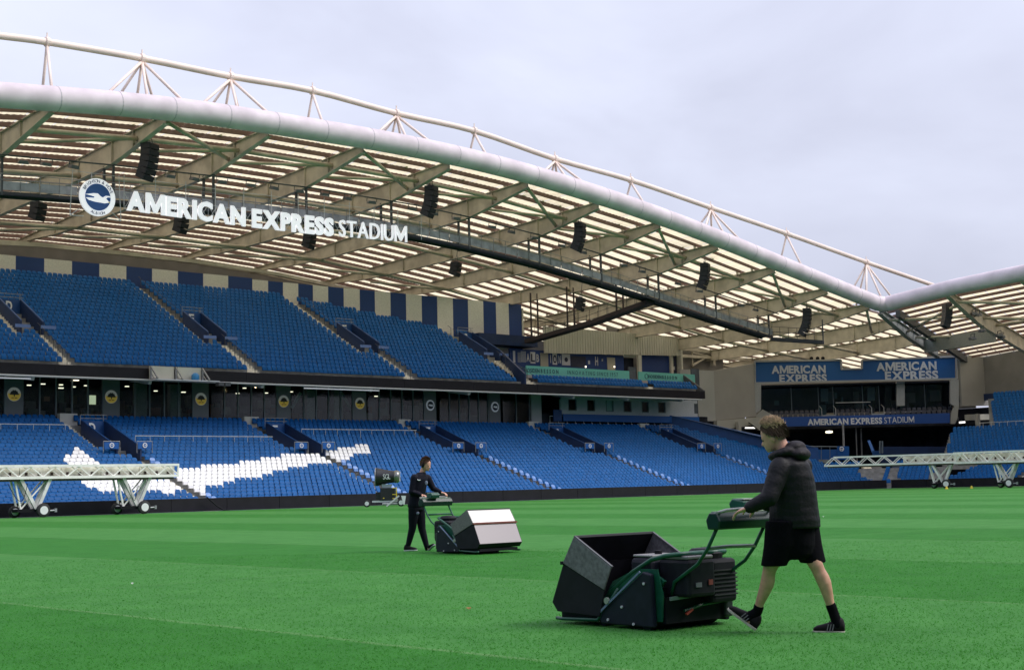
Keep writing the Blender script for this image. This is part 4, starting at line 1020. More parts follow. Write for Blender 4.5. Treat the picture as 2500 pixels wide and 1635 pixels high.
    def bw(s, x0, y0, x1, y1, bold, h, gap, sp=.3):
        p, q = PX(x0, y0, -.35), PX(x1, y1, -.35); dz = (q[1]-p[1])/(q[0]-p[0]); a = C0+ex*p[0]-ey*.36+Vector((0, 0, p[1]))
        for ch, vs, fs in text(s, q[0]-p[0], h, bold, .05, gap, sp): MB().add([a+ex*v.x+ey*v.y+Vector((0, 0, v.z+dz*v.x)) for v in vs], fs).build('letter', mat('band_letter', (.62, .64, .70), .5), bd)
    bw('AMERICAN EXPRESS', 1972, 1037, 2154, 1033, .04, .72, .035); bw('STADIUM', 2159, 1033, 2232, 1030.5, .0, .72, .1)
    # splayed cheeks at the two ends of the band
    def cheek(P_, name='cheek'):
        MB().prism([C0+ex*PX(x, y, b_)[0]+ey*b_+Vector((0, 0, PX(x, y, b_)[1])) for x, y, b_ in P_], ey*.3).build(name, mat('cheek_grey', (.33, .33, .31), .6), ct)
    cheek([(1846, 1014, -.2), (1862, 999, -.2), (1886, 1012, -.2), (1908, 1030, -.2), (1866, 1046, -.2), (1850, 1026, -.2)])
    cheek([(2322, 1008, -.2), (2332, 988, -.2), (2340, 992, -.2), (2338, 1020, -.2), (2332, 1034, -.2), (2320, 1034, -.2)])
    # side walls
    b = MB(); a = Vector((131.9, 107.9, 0)); e = C0-ex*12.35
    cl = mat('plate_grey', (.34, .325, .30), .7, noise=.08, nscale=.4)
    w_ = MB().prism([(132.0, 108.2, 8.3), (e.x, e.y, 8.9), (e.x, e.y, 15.35), (132.0, 108.2, 14.2)], (0, .3, 0)).build('side_wall', cl, ct)
    MB().prism([(126.0, 108.3, 8.3), (132.0, 108.2, 8.3), (132.0, 108.2, 14.2), (126.0, 108.3, 14.2)], (0, .3, 0)).build('side_wall', mat('plate_pale', (.40, .40, .38), .7, noise=.08, nscale=.4), ct)
    MB().prism([(131.5, 107.6, 8.25), (e.x, e.y-.6, 8.75), (e.x, e.y-.6, 7.9), (131.5, 107.6, 7.1)], (0, .5, 0)).build('beam', mat('pale_beam', (.42, .41, .36), .6), ct)
    for px in (1803,): P_ = at(px, 1040, Y=107); MB().box((P_[0], 107, 6.8), (.55, .4, 2.6)).build('column', mat('pale_beam', (.42, .41, .36)), ct)
    MB().prism([at(1830, 1030, Y=106.5), at(1852, 1028, Y=106.5), at(1866, 1046, Y=106.5), at(1855, 1050, Y=106.5)], (0, .3, 0)).build('knee_brace', mat('pale_beam', (.42, .41, .36)), ct)
    MB().tube([at(1820, 1044, Y=109), at(1848, 1044, Y=109)], .10, 6).build('strip_light', M['tube_l'], ct)
    f_ = C0+ex*12.45
    MB().prism([(f_.x, f_.y, 9.5), (162.6, 88.8, 9.6), (162.6, 88.8, 16.0), (f_.x, f_.y, 16.2)], (0, .3, 0)).build('side_wall', cl, ct)
    P_ = C0+ex*12.9
    MB().beam(P_+Vector((0, 0, 8.1)), P_+Vector((7, 0, 8.3)), .5, .7).build('beam', mat('pale_beam', (.42, .41, .36)), ct)
    MB().box(C0+ex*14.2+Vector((0, 0, 7.3)), (.5, .4, 2.4)).build('column', mat('pale_beam', (.42, .41, .36)), ct)
    MB().tube([at(2342, 1031, D=176), at(2356, 1030, D=176)], .13, 6).build('strip_light', M['tube_l'], ct)
    # dark undercroft, posts and its lamp
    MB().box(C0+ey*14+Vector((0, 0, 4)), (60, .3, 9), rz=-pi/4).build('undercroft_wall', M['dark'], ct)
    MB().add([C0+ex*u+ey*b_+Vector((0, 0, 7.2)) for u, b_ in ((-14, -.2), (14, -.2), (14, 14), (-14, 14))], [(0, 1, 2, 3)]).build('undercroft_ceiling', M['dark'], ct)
    for px, y0, y1, back, r_ in ((2058, 1040, 1092, -1.5, .14), (2102, 1045, 1110, 3, .10), (2090, 1050, 1115, 1, .07)):
        p, q = PX(px, y0, back), PX(px+2, y1, back); MB().tube([C0+ex*p[0]+ey*back+Vector((0, 0, p[1]+.3)), C0+ex*q[0]+ey*back+Vector((0, 0, q[1]-.6))], r_, 6).build('post', M['grey'], ct)
    MB().lathe([(.02, -.16), (.42, -.1), (.42, .1), (.02, .16)], C0+ex*PX(2024, 1054, 0)[0]+Vector((0, 0, PX(2024, 1054, 0)[1])), 'Z', 12).build('lamp', M['lampw'], ct)
    # rear wall of the corner above the side wall, with bracing
    MB().prism([(120, 114, 9), (141, 114, 9), (141, 114, 17.2), (120, 114, 19.5)], (0, .2, 0)).build('rear_wall', M['clad'], ct)
    for a, b_, w_ in (((1690, 860), (1740, 868), .25), ((1740, 845), (1741, 893), .45), ((1690, 892), (1733, 866), .22), ((1652, 868), (1850, 879), .35), ((1660, 850), (1840, 870), .35), ((1652, 848), (1734, 866), .25), ((1690, 850), (1691, 895), .12)):
        p, q = at(*a, Y=113.4), at(*b_, Y=113.4); MB().beam(p, q, w_, w_).build('brace', M['steel'], ct)
    for k, px in enumerate((1981, 1996, 2009)): p = PX(px, 876, .1); MB().lathe([(.02, -.2), (.22, -.1), (.22, .15), (.05, .25)], C0+ex*p[0]+ey*.1+Vector((0, 0, p[1]+.05)), 'Z', 8).build('camera_dome', M['blk'], ct)
    return ct
corner()

# ================================================================== end stand
def endz(X): i = (X-134)/.8; return .15+.27*i+.0018*i*i
es = thing('grandstand', 'single-tier dark blue grandstand behind the goal at the right edge', 'grandstand')
def end_stand():
    ls = MB(); pos = []; al = MB()
    wht = [[(2203, 1091), (2212, 1081), (2262, 1078), (2270, 1084), (2240, 1092)]]
    for i in range(32):
        X = 134+.8*i; z = endz(X); y1 = 80.5-.0*i if i < 9 else min(88, 80.5)
        y1 = 80.2-.33*min(i, 9) if i < 10 else 84.5+(i-10)*.35 if i < 20 else X/1.80-.4
        ls.box((X+.4-.03, (38+y1)/2, z-.6), (.8, y1-38, 1.2))
        Y = 42
        while Y < y1-.3:
            if not (71.0-.42*0 < Y < 72.1):
                x, y = proj((X+.3, Y, z+.62)); k = 'seat'
                if any(inpoly(x, y, P) for P in wht): k = 'seatw'
                pos.append((X+.25, Y, z, -pi/2, k))
            Y += .48
        al.box((X+.2, 71.55, z+.004-.1), (.5, 1.0, .2)); al.box((X-.2, 71.55, z-.13), (.3, 1.0, .2))
    ls.build('terrace', M['conc'], es); al.build('aisle_steps', M['step'], es, kind='stuff')
    seat_objs(pos, es, 0)
    MB().box((160.6, 67, 10.6), (.3, 58, .8)).build('back_wall', M['navy'], es)
    MB().box((160.9, 67, 13.8), (.3, 60, 5.8)).build('back_cladding', M['clad'], es)
    r = MB(); X = 149.5; z = endz(X)+1.0; r.tube([(X, 45, z), (X, 71, z)], .04, 6); r.tube([(X, 72.5, z), (X, 84, z)], .04, 6)
    for k in range(12): Y = 72.5+k; r.tube([(X, Y, z), (X, Y, z-.8)], .025, 5)
    r.build('rail', M['lgrey'], es)
    MB().prism([(148.6, 72.4, endz(148.6)+.1), (151.6, 72.4, endz(151.6)), (151.6, 72.4, endz(151.6)+1.4), (148.6, 72.4, endz(148.6)+1.6)], (0, 1.6, 0)).build('gateway', M['dark'], es)
end_stand()
# corner block of seats between the two stands
cs = thing('corner_terrace', 'small block of blue seats in the corner below the lettered band', 'terrace')
def corner_seats():
    a, b_ = Vector((129.5, 87.0, 0)), Vector((134.0, 81.5, 0)); d = (b_-a); Ld = d.length; d.normalize(); n = Vector((-d.y, d.x, 0)) if (-d.y*1+d.x*1) > 0 else Vector((d.y, -d.x, 0))
    ls = MB(); items = []
    ang = atan2(d.y, d.x)
    for i in range(9):
        z = .15+.25*i; w_ = Ld+.8*i*.75; c = (a+b_)/2+n*(.8*i); ls.box(c+n*.4+Vector((0, 0, z-.6)), (w_+1, .8, 1.2), rz=ang)
        k = -w_/2+.2
        while k < w_/2-.1:
            p = c+d*k+n*.25
            x, y = proj(p)
            if not (2100 < x < 2150+i*2 or 2172 < x < 2196): items.append((p.x, p.y, z, ang, 'seat'))
            k += .48
    ls.build('terrace', M['conc'], cs); seat_objs(items, cs, 0)
    # two ramps of steps and a dark gangway
    def ramp(x0, x1, y0, x2, x3, y1, m_, nm):
        p = [at(x0, y0, D=163), at(x1, y0, D=163), at(x3, y1, D=156.5), at(x2, y1, D=156.5)]; MB().prism(p, (0, 0, -.4)).build(nm, m_, cs)
    ramp(2103, 2124, 1136, 2136, 2152, 1174, M['step'], 'ramp'); ramp(2126, 2150, 1136, 2154, 2172, 1174, mat('ramp_grey', (.12, .12, .14), .8), 'ramp')
    ramp(2176, 2198, 1136, 2203, 2222, 1172, M['navy'], 'side_screen')
    # blue screens, crest panel and rails behind the seats
    def scr(x0, y0, x1, y1, nm, m_, D=166):
        q = [at(x0, y1, D=D), at(x1, y1, D=D), at(x1, y0, D=D), at(x0, y0, D=D)]; return MB().prism(q, FW*.1).build(nm, m_, cs)
    scr(1880, 1097, 2044, 1122, 'blue_screen', mat('screen_blue', (.012, .10, .36), .5)); o = scr(2044, 1089, 2073, 1122, 'crest_panel', M['blue2'], 165.8)
    P_ = at(2055, 1095.5, D=165.5); e = MB()
    e.tube([P_+RT*.22*cos(t_)+UP*.22*sin(t_) for t_ in [2*pi*k/14 for k in range(14)]], .05, 5, closed=True); e.beam(P_-RT*.15, P_+RT*.15, .04, .08); e.build('crest', M['white'], o)
    scr(1880, 1121.5, 2030, 1129, 'pale_wall', mat('pale_wall2', (.28, .30, .28), .8, noise=.3, nscale=3), 165.5)
    scr(2130, 1100, 2150, 1112, 'blue_screen', M['blue'], 166); scr(2150, 1090, 2315, 1135, 'blue_screen', M['navy'], 168)
    q = [at(2118, 1075, D=168), at(2124, 1074, D=168), at(2140, 1112, D=166), at(2132, 1112, D=166)]; MB().prism(q, FW*.1).build('blue_rail', M['blue2'], cs)
    r = MB()
    for x in (1900, 1920, 1942, 1963, 1984, 2005, 2026): r.tube([at(x, 1122, D=165.4), at(x, 1088, D=165.4)], .04, 5)
    r.tube([at(1880, 1088, D=165.4), at(2044, 1090, D=165.4)], .05, 5)
    for x in (2148, 2154): r.tube([at(x, 1106, D=165.4), at(x, 1076, D=165.4)], .1, 5)
    r.build('railing', mat('railing_grey', (.16, .2, .24), .5), cs)
corner_seats()

# roof of the end stand
er = thing('stadium_roof', 'beige steel roof with translucent strips over the end stand, upper right', 'roof')
dE = Vector((.98, .2, 0)).normalized()
def ez(u, Y): return interp(TY, min(Y, 84))-1.0-.155*u     # underside of the girders, u metres back from the edge tube
def end_roof():
    bases = [(131.3, 84.6, Vector((.968, .25, 0))), (131.3, 76.4, Vector((.985, .175, 0))), (131.3, 68.2, Vector((.995, .10, 0))), (131.3, 59.8, Vector((1, .03, 0))), (131.3, 51.5, Vector((1, 0, 0))), (131.3, 43, Vector((1, 0, 0))), (131.3, 34.5, Vector((1, 0, 0))), (131.3, 26, Vector((1, 0, 0)))]  # last bays lie out of view, added to shade the end stand
    top = lambda u, y: interp(TY, y)-.3-.135*u
    LEN = 30
    def pt(k, u): x, y, d = bases[k]; return Vector((x, y, 0))+d*u
    for k, (x, y, d) in enumerate(bases):
        g = MB(); n = 12
        for i in range(n):
            Lk = LEN if k else 20.5
            u0, u1 = Lk*i/n, Lk*(i+1)/n
            dep = lambda u: .55+(1.1 if k else .65)*min(1, u/9)
            for u, v in ((u0, u1),):
                p, q = pt(k, u), pt(k, v); t0, t1 = top(u, y), top(v, y); s_ = Vector((-d.y, d.x, 0))*.04
                P_ = [p+Vector((0, 0, t0-dep(u))), q+Vector((0, 0, t1-dep(v))), q+Vector((0, 0, t1)), p+Vector((0, 0, t0))]
                g.prism([a-s_ for a in P_], s_*2); g.beam(P_[0], P_[1], .55, .06); g.beam(P_[3], P_[2], .5, .06)
        g.build('girder', M['steel'] if k else mat('grey_girder', (.30, .31, .30), .6, noise=.15), er)
    pcs = []
    for k in range(7):
        for i in range(16):
            u = .6+1.85*i
            a, b_ = pt(k, u), pt(k+1, u); ya, yb = bases[k][1], bases[k+1][1]
            za, zb = top(u, ya)+.16, top(u, yb)+.16
            MB().beam(a+Vector((0, 0, za)), b_+Vector((0, 0, zb)), .07, .30).build('purlin', M['purlin'], er)
            u2 = u+1.85; c, e = pt(k, u2), pt(k+1, u2)
            for j in range(6):
                if k == 0 and j == 0: continue
                t0, t1 = j/6+.006, (j+1)/6-.006
                q = [a.lerp(b_, t0)+Vector((0, 0, lerp(za, zb, t0)+.16)), a.lerp(b_, t1)+Vector((0, 0, lerp(za, zb, t1)+.16)), c.lerp(e, t1)+Vector((0, 0, lerp(top(u2, ya), top(u2, yb), t1)+.32)), c.lerp(e, t0)+Vector((0, 0, lerp(top(u2, ya), top(u2, yb), t0)+.32))]
                pcs.append(q)
    pcs.sort(key=area, reverse=True)
    for q in pcs[:290]: MB().quad(*q).build('roof_sheet', M['sheet'], er)
    b = MB()
    for q in pcs[290:]: b.quad(*q)
    b.build('roof_sheet', M['sheet'], er, kind='stuff')
    # ties between the first two girders
    a, b_ = pt(0, 15.5), pt(1, 13.5); za = top(15.5, 84)-.9
    MB().beam(a+Vector((0, 0, za)), b_+Vector((0, 0, za+.3)), .4, 1.5).build('cross_girder', mat('grey_girder', (.30, .31, .30)), er)
    for k, (u, v) in enumerate(((3, 9), (9, 3), (12, 19))): MB().tube([pt(0, u)+Vector((0, 0, top(u, 84)-.6)), pt(1, v)+Vector((0, 0, top(v, 76)-.6))], .15, 8).build('brace_tube', M['steel'], er, smooth=True)
    for k, (u, v) in enumerate(((2, 10), (14, 14), (10, 18))): MB().tube([pt(1, u)+Vector((0, 0, top(u, 76)-.6)), pt(2, v)+Vector((0, 0, top(v, 68)-.6))], .17, 8).build('brace_tube', M['steel'], er, smooth=True)
    MB().beam(pt(0, 2)+Vector((.3, -1.3, top(2, 84)-.2)), pt(0, 29)+Vector((.3, -1.3, top(29, 84)-.2)), .5, .8).build('gutter_beam', M['dgrey'], er)
    P_ = at(2312, 742, Y=79); s = speaker(6, .08); s.location = P_; s.rotation_euler = (0, 0, .9); s['label'] = 'tall hanging line speaker under the end roof, right of the corner'; s['group'] = 'line speakers under the roof edge'
    for n_, (px, py) in enumerate(((2378, 765), (2388, 768), (2398, 806), (2440, 818), (2445, 822), (2375, 825))):
        o = copy_tree(fl); o.location = at(px, py, Y=77); o.rotation_euler = (0, 0, .8); o.scale = (1.8, 1.8, 1.5); o['label'] = 'small floodlight under the end roof girder, %s' % ('upper left one beside the line speaker', 'second one beside the line speaker', 'middle one on the girder', 'lower right one on the girder', 'lowest one on the girder', 'lone one left of the girder cluster')[n_]; o['group'] = 'floodlights under the end roof'
end_roof()

# ================================================================== pitch lighting rigs
RH = Vector((cos(YAW), -sin(YAW), 0)); FH = Vector((sin(YAW), cos(YAW), 0))
rigw = mat('rig_white', (.92, .90, .85), .45, noise=.12, nscale=2.5)
rigd = mat('rig_panel', (.78, .75, .66), .6, noise=.5, nscale=1.6, col2=(.52, .48, .38))
def wheel(t, x, y, r, w_=.24):
    b = MB(); b.lathe([(r*.72, -w_/2), (r*.95, -w_/2*.8), (r, -w_*.2), (r, w_*.2), (r*.95, w_/2*.8), (r*.72, w_/2)], (x, y, r), 'Y', 22); o = b.build('wheel', M['rubber'], t, smooth=False)
    h = MB(); h.lathe([(r*.60, -w_/2-.012), (r*.52, -w_/2+.04), (r*.2, -w_/2+.05), (r*.18, -w_/2-.01), (.01, -w_/2-.012)], (x, y, 0), 'Y', 18); 
    h.v = [(v[0], v[1], v[2]+r) for v in h.v]; h.build('rim', M['white'], o)
    return o
def rig(length, legs, label, z0=2.36, z1=3.06, dep=.9, slant=0, open_end=0, dark=.0):
    t = thing('pitch_lighting_rig', label, 'lighting rig')
    c = MB()
    for y in (-dep/2, dep/2):
        c.beam((-.0, y, z0), (length, y, z0), .14, .16); c.beam((slant, y, z1), (length, y, z1), .13, .14)
    c.build('chords', rigw, t)
    n = int(length/1.45); L_ = length/n
    for y in (-dep/2, dep/2):
        for k in range(n):
            a = k*L_; b = MB()
            b.beam((a+.02, y, z0+.06), (a+L_/2, y, z1-.05), .07, .07); b.beam((a+L_/2, y, z1-.05), (a+L_-.02, y, z0+.06), .07, .07)
            if y < 0 and not slant: b.beam((a+.35, y+.12, z1-.05), (a+.35+L_/2, y+.12, z0+.06), .04, .04)
            b.build('diagonal', rigw, t)
    e = MB()
    for x in (slant, length): e.beam((x, -dep/2, z1), (x, dep/2, z1), .07, .07); e.beam((0 if x == slant else x, -dep/2, z0), (0 if x == slant else x, dep/2, z0), .07, .07)
    e.beam((length-.05, -dep/2, z0), (length-.05, -dep/2, z1), .10, .10)
    e.build('end_frame', rigw, t)
    x = open_end
    while x < length-.5:
        x2 = min(x+2.6, length-.1); p = MB(); p.box(((x+x2)/2, .05, (z0+z1)/2-.02), (x2-x-.04, .30, (z1-z0)*.80)); p.build('lamp_housing', rigd, t); 
        for k in range(3):
            if x+.4+k*.8 < x2-.1: MB().box((x+.4+k*.8, -.115, (z0+z1)/2-.12), (.16, .03, .18)).build('cable_box', mat('rig_dark', (.05, .025, .02), .7), t)
        x = x2
    u = MB(); u.box((length/2, 0, z0-.14), (length-.6, dep*.75, .14)); u.build('underside_tray', mat('tray_brown', (.12, .09, .085), .7), t)
    for lx in legs:
        g = MB()
        for y in (-.28, .28):
            g.beam((lx-.85, y, z0-.06), (lx+.12, y, .52), .17, .20); g.beam((lx+1.0, y, z0-.06), (lx+.22, y, .52), .15, .19)
        g.build('leg', mat('leg_white', (.72, .71, .69), .5, noise=.3, nscale=2), t)
        g = MB()
        for y in (-.1, .5): g.beam((lx-1.15, y, z0-.06), (lx-.75, y, .5), .10, .10); g.beam((lx-.75, y, .5), (lx+.9, y, z0-.06), .07, .07)
        g.build('inner_leg', mat('leg_grey', (.35, .34, .33), .5, noise=.4, nscale=2) if not slant and length > 22 else rigw, t)
        a = MB(); a.box((lx-.1, .1, .42), (1.9, .9, .18)); a.build('axle_box', M['blk'], t)
        wheel(t, lx+.45, -.55, .42); wheel(t, lx-.85, .55, .36)
        b = MB(); b.tube([(lx+.8, -.6, .38), (lx+1.25, -.6, .40)], .05, 6); b.box((lx+1.2, -.6, .40), (.14, .12, .22)); b.build('tow_pin', M['grey'], t)
    return t
Yr = 82.6
xe = at(428, 1150, Y=Yr)[0]; xw1 = at(90, 1245, Y=Yr)[0]; xw2 = at(338, 1240, Y=Yr)[0]
r1 = rig(xe-28, [xw1-28-.3, xw2-28-.35], 'long white lattice lighting rig on wheels in front of the white bird, left edge'); r1.location = (28, Yr, 0)
for px, w_ in ((19, 10), (314, 5)):
    cb = MB()
    P_ = at(px, 1180, Y=Yr-.5); pts = [P_+Vector((0, 0, .0))+Vector((.02*w_*sin(pi*k/10)*.9, 0, -1.05*sin(pi*k/10)))+Vector((.012*w_*k, 0, 0)) for k in range(11)]; cb.tube([p-Vector((28, Yr, 0)) for p in pts], .02, 5); cb.build('cable', M['blk'], r1)
pa, pb = at(2016, 1140, D=139), at(2352, 1140, D=133); pa.z = pb.z = 0; v = pb-pa
r2 = rig(v.length, [v.length-2.0], 'white wheeled lattice lighting rig in the far corner, its pointed end by the walking man', dep=1.0, slant=.95, open_end=7.5, z0=2.4, z1=3.2); r2.location = pa; r2.rotation_euler = (0, 0, atan2(v.y, v.x))
pa, pb = at(2336, 1140, D=129), at(2640, 1140, D=121); pa.z = pb.z = 0; v = pb-pa
r3 = rig(v.length, [4.7], 'white wheeled lattice lighting rig at the right edge, overlapping the far one', dep=1.0, z0=2.30, z1=3.2); r3.location = pa; r3.rotation_euler = (0, 0, atan2(v.y, v.x))
for px, py, lb in ((2311, 1190, 'small yellow marker on the grass left of the rig wheels in the far corner'), (2372, 1189, 'small yellow marker on the grass between the wheels of the two far rigs')):
    P_ = at(px, py, D=127); b = MB(); b.lathe([(.15, 0), (.14, .03), (.08, .18), (.06, .24), (.02, .25)], (P_[0], P_[1], 0), 'Z', 10); tag(b.build('marker_cone', M['yellow']), lb, 'marker')

# ---- portable fan
def fan():
    t = thing('pitch_fan', 'black drum-shaped fan lettered SGL on a small wheeled trailer by the boards', 'fan', at(942, 1236, D=97), 0)
    t.location.z = 0; t.rotation_euler = (0, 0, -YAW+.0)
    b = MB(); b.lathe([(.60, -.60), (.62, -.52), (.60, -.45), (.52, -.1), (.44, .30), (.40, .62), (.40, .70)], (-.05, 0, 2.02), 'X', 28); d = b.build('drum', mat('fan_black', (.016, .016, .02), .4), t, smooth=True); d.rotation_euler = (0, 0, 0)
    b = MB(); b.tube([(-.66, .60*cos(a), 2.02+.60*sin(a)) for a in [2*pi*k/24 for k in range(24)]], .03, 5, closed=True); b.build('drum_rim', M['grey'], d)
    b = MB(); b.lathe([(.42, .66), (.43, .86), (.38, 1.0), (.10, 1.02)], (-.05, 0, 2.02), 'X', 20); b.build('outlet_cage', mat('fan_chrome', (.25, .25, .24), .3, metal=.7), t, smooth=True)
    b = MB()
    for k in range(6): b.tube([(.98, 0, 2.02), (.98, .38*cos(k*pi/3), 2.02+.38*sin(k*pi/3))], .02, 4)
    b.build('cage_bars', M['lgrey'], t)
    for i, (ch, vs, fs) in enumerate(text('SGL', .50, .34, .0, .02, .02)): MB().add([(v.x-.12, v.y-.50, v.z+1.86) for v in vs], fs).build('letter', M['white'], d)
    b = MB(); b.prism([(-.2, -.25, 1.25), (.35, -.25, 1.25), (.45, -.25, 1.52), (-.25, -.25, 1.52)], (0, .5, 0)); b.build('cradle', mat('fan_pale', (.30, .36, .40), .4), t)
    b = MB(); b.box((.16, 0, .85), (1.0, .8, .85)); b.box((-.5, .1, .75), (.35, .6, .5)); b.build('engine_box', mat('fan_box', (.015, .015, .018), .5), t, bevel=.03)
    b = MB()
    for z in (.55, .82, 1.25): b.beam((.50, -.45, z), (.78, -.45, z), .05, .05)
    b.beam((.78, -.45, .50), (.78, -.45, 1.30), .06, .05); b.build('yellow_rail', M['yellow'], t)
    b = MB(); b.beam((-.9, -.3, .36), (1.0, -.3, .36), .10, .12); b.beam((-.9, .3, .36), (1.0, .3, .36), .1, .12); b.box((.3, -.3, .46), (1.1, .1, .1)); b.beam((.1, -.62, .04), (.95, -.5, .72), .09, .10); b.tube([(-.2, -.4, .2), (.9, -.4, .2)], .05, 6); b.build('chassis', M['lgrey'], t)
    wheel(t, -1.25, -.3, .24, .2); wheel(t, 1.08, -.4, .26, .2)
    b = MB(); b.prism([(1.10, -.56, .72), (1.42, -.56, .70), (1.32, -.56, .12), (1.24, -.56, .12)], (0, .04, 0)); b.build('mudguard', M['white'], t)
    MB().box((-.1, -.42, .58), (.1, .02, .06)).build('sticker', M['yellow'], t)
fan()
# hose trailing from the seats over the board
MB().tube([at(505, 1213, Y=84.2), at(530, 1235, Y=84.2), at(548, 1245, Y=84.2), at(566, 1248, Y=84.0)], .05, 5).build('hose', M['blk'])
tag(bpy.data.objects['hose'], 'thin black hose hanging over the perimeter board below the aisle', 'hose')
# leaf and litter on the grass
def leaf(px, py, D_, col, lb, s_=.035):
    P_ = at(px, py, Z=0); b = MB(); n = 9
    vs = [(P_[0]+s_*cos(a)*(1 if k % 2 else .45), P_[1]+s_*sin(a)*(1 if k % 2 else .45)*.7, .012+.012*(k % 3)) for k, a in enumerate([2*pi*i/n for i in range(n)])]
    b.add(vs+[(P_[0], P_[1], .03)], [(i, (i+1) % n, n) for i in range(n)]); o = b.build('fallen_leaf', mat(lb[:6]+'_leaf', col, .6)); tag(o, lb, 'leaf')
leaf(1144, 1489, 12, (.30, .16, .04), 'brown fallen leaf lying on the grass left of the near mower', .05)
leaf(323, 1427, 12, (.75, .75, .72), 'white scrap lying on the grass in the left foreground', .03)
leaf(2010, 1262, 12, (.75, .8, .7), 'tiny pale scrap on the grass just right of the walking man', .04)

# ================================================================== mowers
def mower(label, bright):
    t = thing('cylinder_mower', label, 'mower')
    cov = mat('cover_dark', (.010, .011, .024), .5, spec=.3, noise=.3, nscale=9); gd = M['green']; bk_ = M['blk']
    # side frames and covers
    for s_ in (-1, 1):
        y = s_*.41
        MB().prism([(.34, y, .05), (.34, y, .22), (.20, y, .40), (-.10, y, .52), (-.36, y, .52), (-.42, y, .30), (-.40, y, .08)], (0, .012*s_, 0)).build('side_frame', gd, t)
        o = MB().prism([(-.35, y+s_*.02, .03), (.30, y+s_*.02, .03), (.34, y+s_*.02, .10), (-.24, y+s_*.02, .50), (-.33, y+s_*.02, .48)], (0, s_*.055, 0)).build('side_cover', cov, t, bevel=.012)
        b = MB(); yy = y+s_*.078
        for q in ((.02, .19), (-.12, .05), (-.26, .40), (.20, .07)): b.lathe([(.012, 0), (.012, .012*s_)], (q[0], yy, q[1]), 'Y', 8)
        b.build('bolts', M['lgrey'], o)
        b = MB(); b.beam((.30, y+s_*.085, .13), (-.22, y+s_*.085, .50), .012, .018); b.build('trim_strip', mat('trim_blue', (.16, .20, .32), .35), o)
        MB().prism([(-.25, y-s_*.01, .50), (-.05, y-s_*.01, .46), (-.30, y-s_*.01, .30), (-.42, y-s_*.01, .42)], (0, -.03*s_, 0)).build('gusset', gd, t)
        # handle tube
        yh = s_*.30
        MB().tube([(-.40, yh, .30), (-.44, yh, .41), (-.72, yh, .57), (-.84, yh, .70), (-.97, yh, .90)], .016, 8).build('handle_tube', gd, t, smooth=True)
        b = MB(); b.tube([(.28, y, .22), (.22, y, .32), (-.05, y, .49), (-.28, y, .60), (-.42, y*.9, .635), (-.50, y*.7, .645), (-.51, 0, .648)], .021, 8); b.build('lift_frame', gd, t, smooth=True)
    # rollers, cutting cylinder
    MB().lathe([(.02, -.40), (.115, -.40), (.115, -.01), (.10, 0), (.115, .01), (.115, .40), (.02, .40)], (-.20, 0, .115), 'Y', 26).build('rear_roller', mat('roller', (.03, .03, .035), .45, metal=.4), t, smooth=False)
    MB().lathe([(.01, -.40), (.05, -.40), (.05, .40), (.01, .40)], (.36, 0, .052), 'Y', 16).build('front_roller', mat('roller', (.03, .03, .035)), t)
    b = MB()
    for k in range(8):
        pts = [(.16+.085*cos(k*pi/4+u*1.4), -.38+.76*u, .12+.085*sin(k*pi/4+u*1.4)) for u in [i/8 for i in range(9)]]; b.tube(pts, .007, 4)
    b.tube([(.16, -.4, .12), (.16, .4, .12)], .02, 8); b.build('cutting_cylinder', M['grey'], t)
    MB().box((-.06, 0, .26), (.55, .78, .20)).build('chassis_deck', bk_, t)
    # engine group
    e = MB().box((-.42, .12, .44), (.36, .34, .32)).build('engine_cover', mat('engine_black', (.012, .012, .018), .6, spec=.25, noise=.3, nscale=14), t, bevel=.03)
    MB().box((-.42, .12, .615), (.33, .32, .03)).build('cover_top', mat('cover_grey', (.20, .19, .19), .35), e, bevel=.01)
    MB().box((-.36, -.20, .40), (.42, .32, .38)).build('engine_block', mat('engine_black2', (.008, .008, .012), .6, spec=.25), t, bevel=.035)
    MB().box((-.10, .16, .50), (.26, .42, .22)).build('fuel_tank', mat('tank_dark', (.014, .014, .024), .6, spec=.25), t, bevel=.04)
    MB().box((-.10, .16, .625), (.24, .36, .02)).build('tank_top', mat('tank_grey', (.26, .25, .25), .3), t, bevel=.008)
    MB().lathe([(.035, 0), (.035, .03)], (-.12, .16, .635), 'Z', 12).build('fuel_cap', bk_, t)
    MB().lathe([(.15, 0), (.16, .05), (.12, .09), (.02, .10)], (-.38, -.16, .585), 'Z', 20).build('recoil_cover', mat('engine_black2', (.014, .014, .02)), t)
    b = MB()
    for k in range(7): b.box((-.575, -.20, .28+k*.035), (.012, .30, .012))
    b.build('cooling_fins', mat('fins', (.022, .022, .026), .6), t)
    MB().box((-.40, 0, .17), (.05, .80, .22)).build('rear_plate', bk_, t)
    MB().beam((-.44, -.34, .30), (-.44, .36, .27), .02, .03).build('rear_bar', mat('bar_pale', (.20, .26, .24), .3), t)
    MB().tube([(-.46, -.40, .22), (-.47, .0, .20), (-.45, .2, .16)], .014, 6).build('control_rod', gd, t)
    b = MB(); b.beam((-.47, .12, .17), (-.47, .20, .13), .02, .018); b.build('red_lever', mat('lever_red', (.35, .05, .035), .5), t)
    MB().box((-.612, .03, .40), (.008, .05, .045)).build('red_sticker', mat('sticker_red', (.22, .05, .04), .6), t)
    MB().box((-.612, .18, .385), (.008, .07, .04)).build('grey_sticker', mat('sticker_grey', (.18, .18, .2), .5), t)
    MB().box((-.30, -.36, .22), (.34, .10, .30)).build('gear_case', mat('gear_dark', (.02, .022, .025), .4), t, bevel=.02)
